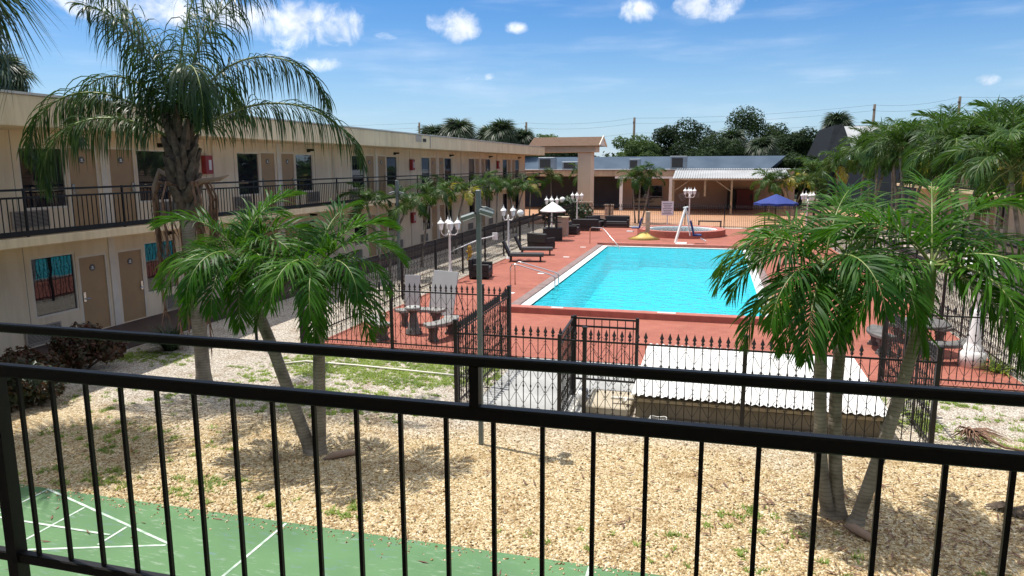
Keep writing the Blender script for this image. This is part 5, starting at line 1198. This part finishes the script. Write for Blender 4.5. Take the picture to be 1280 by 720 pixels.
# utility poles and wires
def upole(label, x, y, h):
    t = thing('utility_pole', label, 'utility pole', (x, y, 0), 0, 'utility poles beyond the roofs'); b = MB(); b.tube([(0, 0, 0), (.12, 0, h)], [.24, .18], 8); b.build('pole', M['bark'], t, True)
    b = MB(); b.box(-.09, .09, -.35, .35, h - .8, h - .68); b.build('crossarm', M['bark'], t)
PL = [('utility pole leftmost, rising over the roof beside a small palm', -49.8, 120, 11.7), ('short utility pole between the first pole and the fan palm cluster', -44.8, 120, 11.0), ('utility pole right of the roofline fan palm cluster', -30.6, 120, 11.4), ('utility pole rising between the portico and the oaks', -12.7, 120, 11.8), ('leaning grey utility pole above the pale lobby roof', 22.4, 120, 13.0), ('thick utility pole rightmost above the palm row', 33.5, 120, 13.8)]
for lb, x, y, h in PL: upole(lb, x, y, h)
pw = thing('power_lines', 'thin power lines strung between the utility poles', 'power lines')
b = MB(); xs_ = [-90] + [p[1] for p in PL] + [80]
hs_ = [12.5] + [p[3] for p in PL] + [14]
for j, dz in enumerate((.1, .9, 2.4)):
    for i in range(len(xs_) - 1):
        pts = []
        for k in range(9):
            f = k / 8; pts.append((xs_[i] + (xs_[i + 1] - xs_[i]) * f, 120 + .3 * j, hs_[i] + (hs_[i + 1] - hs_[i]) * f - dz - .5 * 4 * f * (1 - f)))
        b.tube(pts, .015, 3, cap=False)
b.build('wires', M['black'], pw)

# ------------------------------------------------------------------ light
sun_v = Vector((-1.2, .25, 3.4)).normalized()
SE = math.asin(sun_v.z); SA = math.atan2(sun_v.x, sun_v.y)
sd = bpy.data.lights.new('sun', 'SUN'); sd.energy = 4.3; sd.angle = R(.53); sd.color = (1, .95, .87)
so = bpy.data.objects.new('sun', sd); C.objects.link(so); so.rotation_euler = sun_v.to_track_quat('Z', 'Y').to_euler()
wld = bpy.data.worlds.new('World'); scene.world = wld; wld.use_nodes = True; nt = wld.node_tree; L = nt.links
bg = nt.nodes['Background']; bg.inputs['Strength'].default_value = .14
sky = nd(nt, 'ShaderNodeTexSky', sky_type='NISHITA'); sky.sun_disc = False; sky.sun_elevation = SE; sky.sun_rotation = SA; sky.air_density = 1.0; sky.dust_density = .15; sky.ozone_density = 1.6
tc = nd(nt, 'ShaderNodeTexCoord'); sx = nd(nt, 'ShaderNodeSeparateXYZ'); L.new(tc.outputs['Generated'], sx.inputs[0])
def mth(op, a, b=None, c=None):
    n = nd(nt, 'ShaderNodeMath', operation=op)
    for i, v in enumerate((a, b, c)):
        if v is None: continue
        if isinstance(v, (int, float)): n.inputs[i].default_value = v
        else: L.new(v, n.inputs[i])
    return n.outputs[0]
az = mth('ARCTAN2', sx.outputs['X'], sx.outputs['Y']); el = mth('ARCSINE', sx.outputs['Z'])
def pixdir(px, py):
    d = (fwd + rt * ((px - 640) / 905) - up * ((py - 360) / 905)).normalized(); return math.atan2(d.x, d.y), math.asin(d.z)
cv = nd(nt, 'ShaderNodeCombineXYZ'); L.new(az, cv.inputs[0]); L.new(el, cv.inputs[1])
nz = nd(nt, 'ShaderNodeTexNoise'); nz.inputs['Scale'].default_value = 26; nz.inputs['Detail'].default_value = 8; nz.inputs['Roughness'].default_value = .62; nz.inputs['Distortion'].default_value = .4; L.new(cv.outputs[0], nz.inputs['Vector'])
CL = [(370, 28, 85, 32, 1.1), (230, 12, 100, 26, 1), (130, 5, 60, 20, .9), (400, 80, 26, 10, .85), (340, 70, 30, 10, .5), (568, 32, 42, 20, 1.0), (643, 34, 17, 9, .95), (480, 46, 20, 7, .8), (800, 12, 30, 18, 1.0), (885, 6, 55, 22, 1.05), (1237, 99, 13, 8, 1.0), (605, 96, 45, 6, .45), (585, 98, 14, 5, .5), (1000, -30, 80, 22, .9), (640, -60, 120, 30, .9), (-150, 20, 120, 40, .9)]
tot = None
for px_, py_, rx, ry, am in CL:
    a_, e_ = pixdir(px_, py_); ra, re = rx / 930, ry / 930
    dx = mth('MULTIPLY', mth('SUBTRACT', az, a_), 1 / ra); dy = mth('MULTIPLY', mth('SUBTRACT', el, e_), 1 / re)
    v = mth('MULTIPLY', mth('SUBTRACT', 1.0, mth('ADD', mth('MULTIPLY', dx, dx), mth('MULTIPLY', dy, dy))), am)
    tot = v if tot is None else mth('MAXIMUM', tot, v)
cl = mth('ADD', mth('MAXIMUM', tot, -1.5), mth('MULTIPLY', mth('SUBTRACT', nz.outputs['Fac'], .5), 3.2))
mr = nd(nt, 'ShaderNodeMapRange', interpolation_type='SMOOTHSTEP'); mr.inputs['From Min'].default_value = .1; mr.inputs['From Max'].default_value = 1.5; mr.inputs['To Max'].default_value = .95; L.new(cl, mr.inputs['Value'])
# thin high streaks
cs = nd(nt, 'ShaderNodeMapping'); cs.inputs['Scale'].default_value = (2.2, 16, 1); cs.inputs['Rotation'].default_value = (0, 0, .05); L.new(cv.outputs[0], cs.inputs[0])
n2 = nd(nt, 'ShaderNodeTexNoise'); n2.inputs['Scale'].default_value = 1.6; n2.inputs['Detail'].default_value = 6; n2.inputs['Roughness'].default_value = .55; L.new(cs.outputs[0], n2.inputs['Vector'])
m2 = nd(nt, 'ShaderNodeMapRange', interpolation_type='SMOOTHSTEP'); m2.inputs['From Min'].default_value = .45; m2.inputs['From Max'].default_value = .75; m2.inputs['To Max'].default_value = .19; L.new(n2.outputs['Fac'], m2.inputs['Value'])
# broken cloud added overhead, out of frame, to lift the fill in shade
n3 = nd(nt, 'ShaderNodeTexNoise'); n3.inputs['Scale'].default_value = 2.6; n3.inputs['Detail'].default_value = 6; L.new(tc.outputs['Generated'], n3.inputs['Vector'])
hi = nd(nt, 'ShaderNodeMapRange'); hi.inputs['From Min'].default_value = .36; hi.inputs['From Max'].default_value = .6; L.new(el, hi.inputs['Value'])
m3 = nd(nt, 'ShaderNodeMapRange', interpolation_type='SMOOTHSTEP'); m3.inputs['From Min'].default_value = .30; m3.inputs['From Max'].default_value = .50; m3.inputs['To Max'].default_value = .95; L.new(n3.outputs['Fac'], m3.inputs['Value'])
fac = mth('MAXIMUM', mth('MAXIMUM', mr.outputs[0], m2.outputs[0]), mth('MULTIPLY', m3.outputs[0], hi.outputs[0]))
hs = nd(nt, 'ShaderNodeHueSaturation'); hs.inputs['Saturation'].default_value = 1.42; hs.inputs['Value'].default_value = .63; L.new(sky.outputs[0], hs.inputs['Color'])
mx = nd(nt, 'ShaderNodeMix', data_type='RGBA'); L.new(fac, mx.inputs['Factor']); hz = nd(nt, 'ShaderNodeMapRange', interpolation_type='SMOOTHSTEP'); hz.inputs['From Min'].default_value = .20; hz.inputs['From Max'].default_value = -.02; hz.inputs['To Max'].default_value = .62; L.new(el, hz.inputs['Value'])
hm = nd(nt, 'ShaderNodeMix', data_type='RGBA'); hm.inputs['B'].default_value = (2.0, 3.4, 5.0, 1); L.new(hz.outputs[0], hm.inputs['Factor'])
tn = nd(nt, 'ShaderNodeMix', data_type='RGBA', blend_type='MULTIPLY'); tn.inputs['Factor'].default_value = 1; tn.inputs['B'].default_value = (.93, .96, 1.12, 1); L.new(hs.outputs[0], tn.inputs['A']); L.new(tn.outputs['Result'], hm.inputs['A']); L.new(hm.outputs['Result'], mx.inputs['A']); cr = ramp(nt, [(.35, (4.4, 4.8, 5.5)), (.62, (7.6, 7.6, 7.7))]); nc = nd(nt, 'ShaderNodeTexNoise'); nc.inputs['Scale'].default_value = 16; nc.inputs['Detail'].default_value = 5; L.new(cv.outputs[0], nc.inputs['Vector']); L.new(nc.outputs['Fac'], cr.inputs[0]); L.new(cr.outputs[0], mx.inputs['B'])
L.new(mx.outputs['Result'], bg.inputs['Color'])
vs = scene.view_settings; vs.view_transform = 'Standard'; vs.look = 'None'; vs.gamma = 1; vs.use_curve_mapping = False; vs.exposure = 0.42
scene.render.film_transparent = False
cy = scene.cycles; cy.max_bounces = 10; cy.diffuse_bounces = 5; cy.glossy_bounces = 4; cy.transparent_max_bounces = 12; cy.caustics_reflective = False; cy.caustics_refractive = False; cy.use_denoising = True
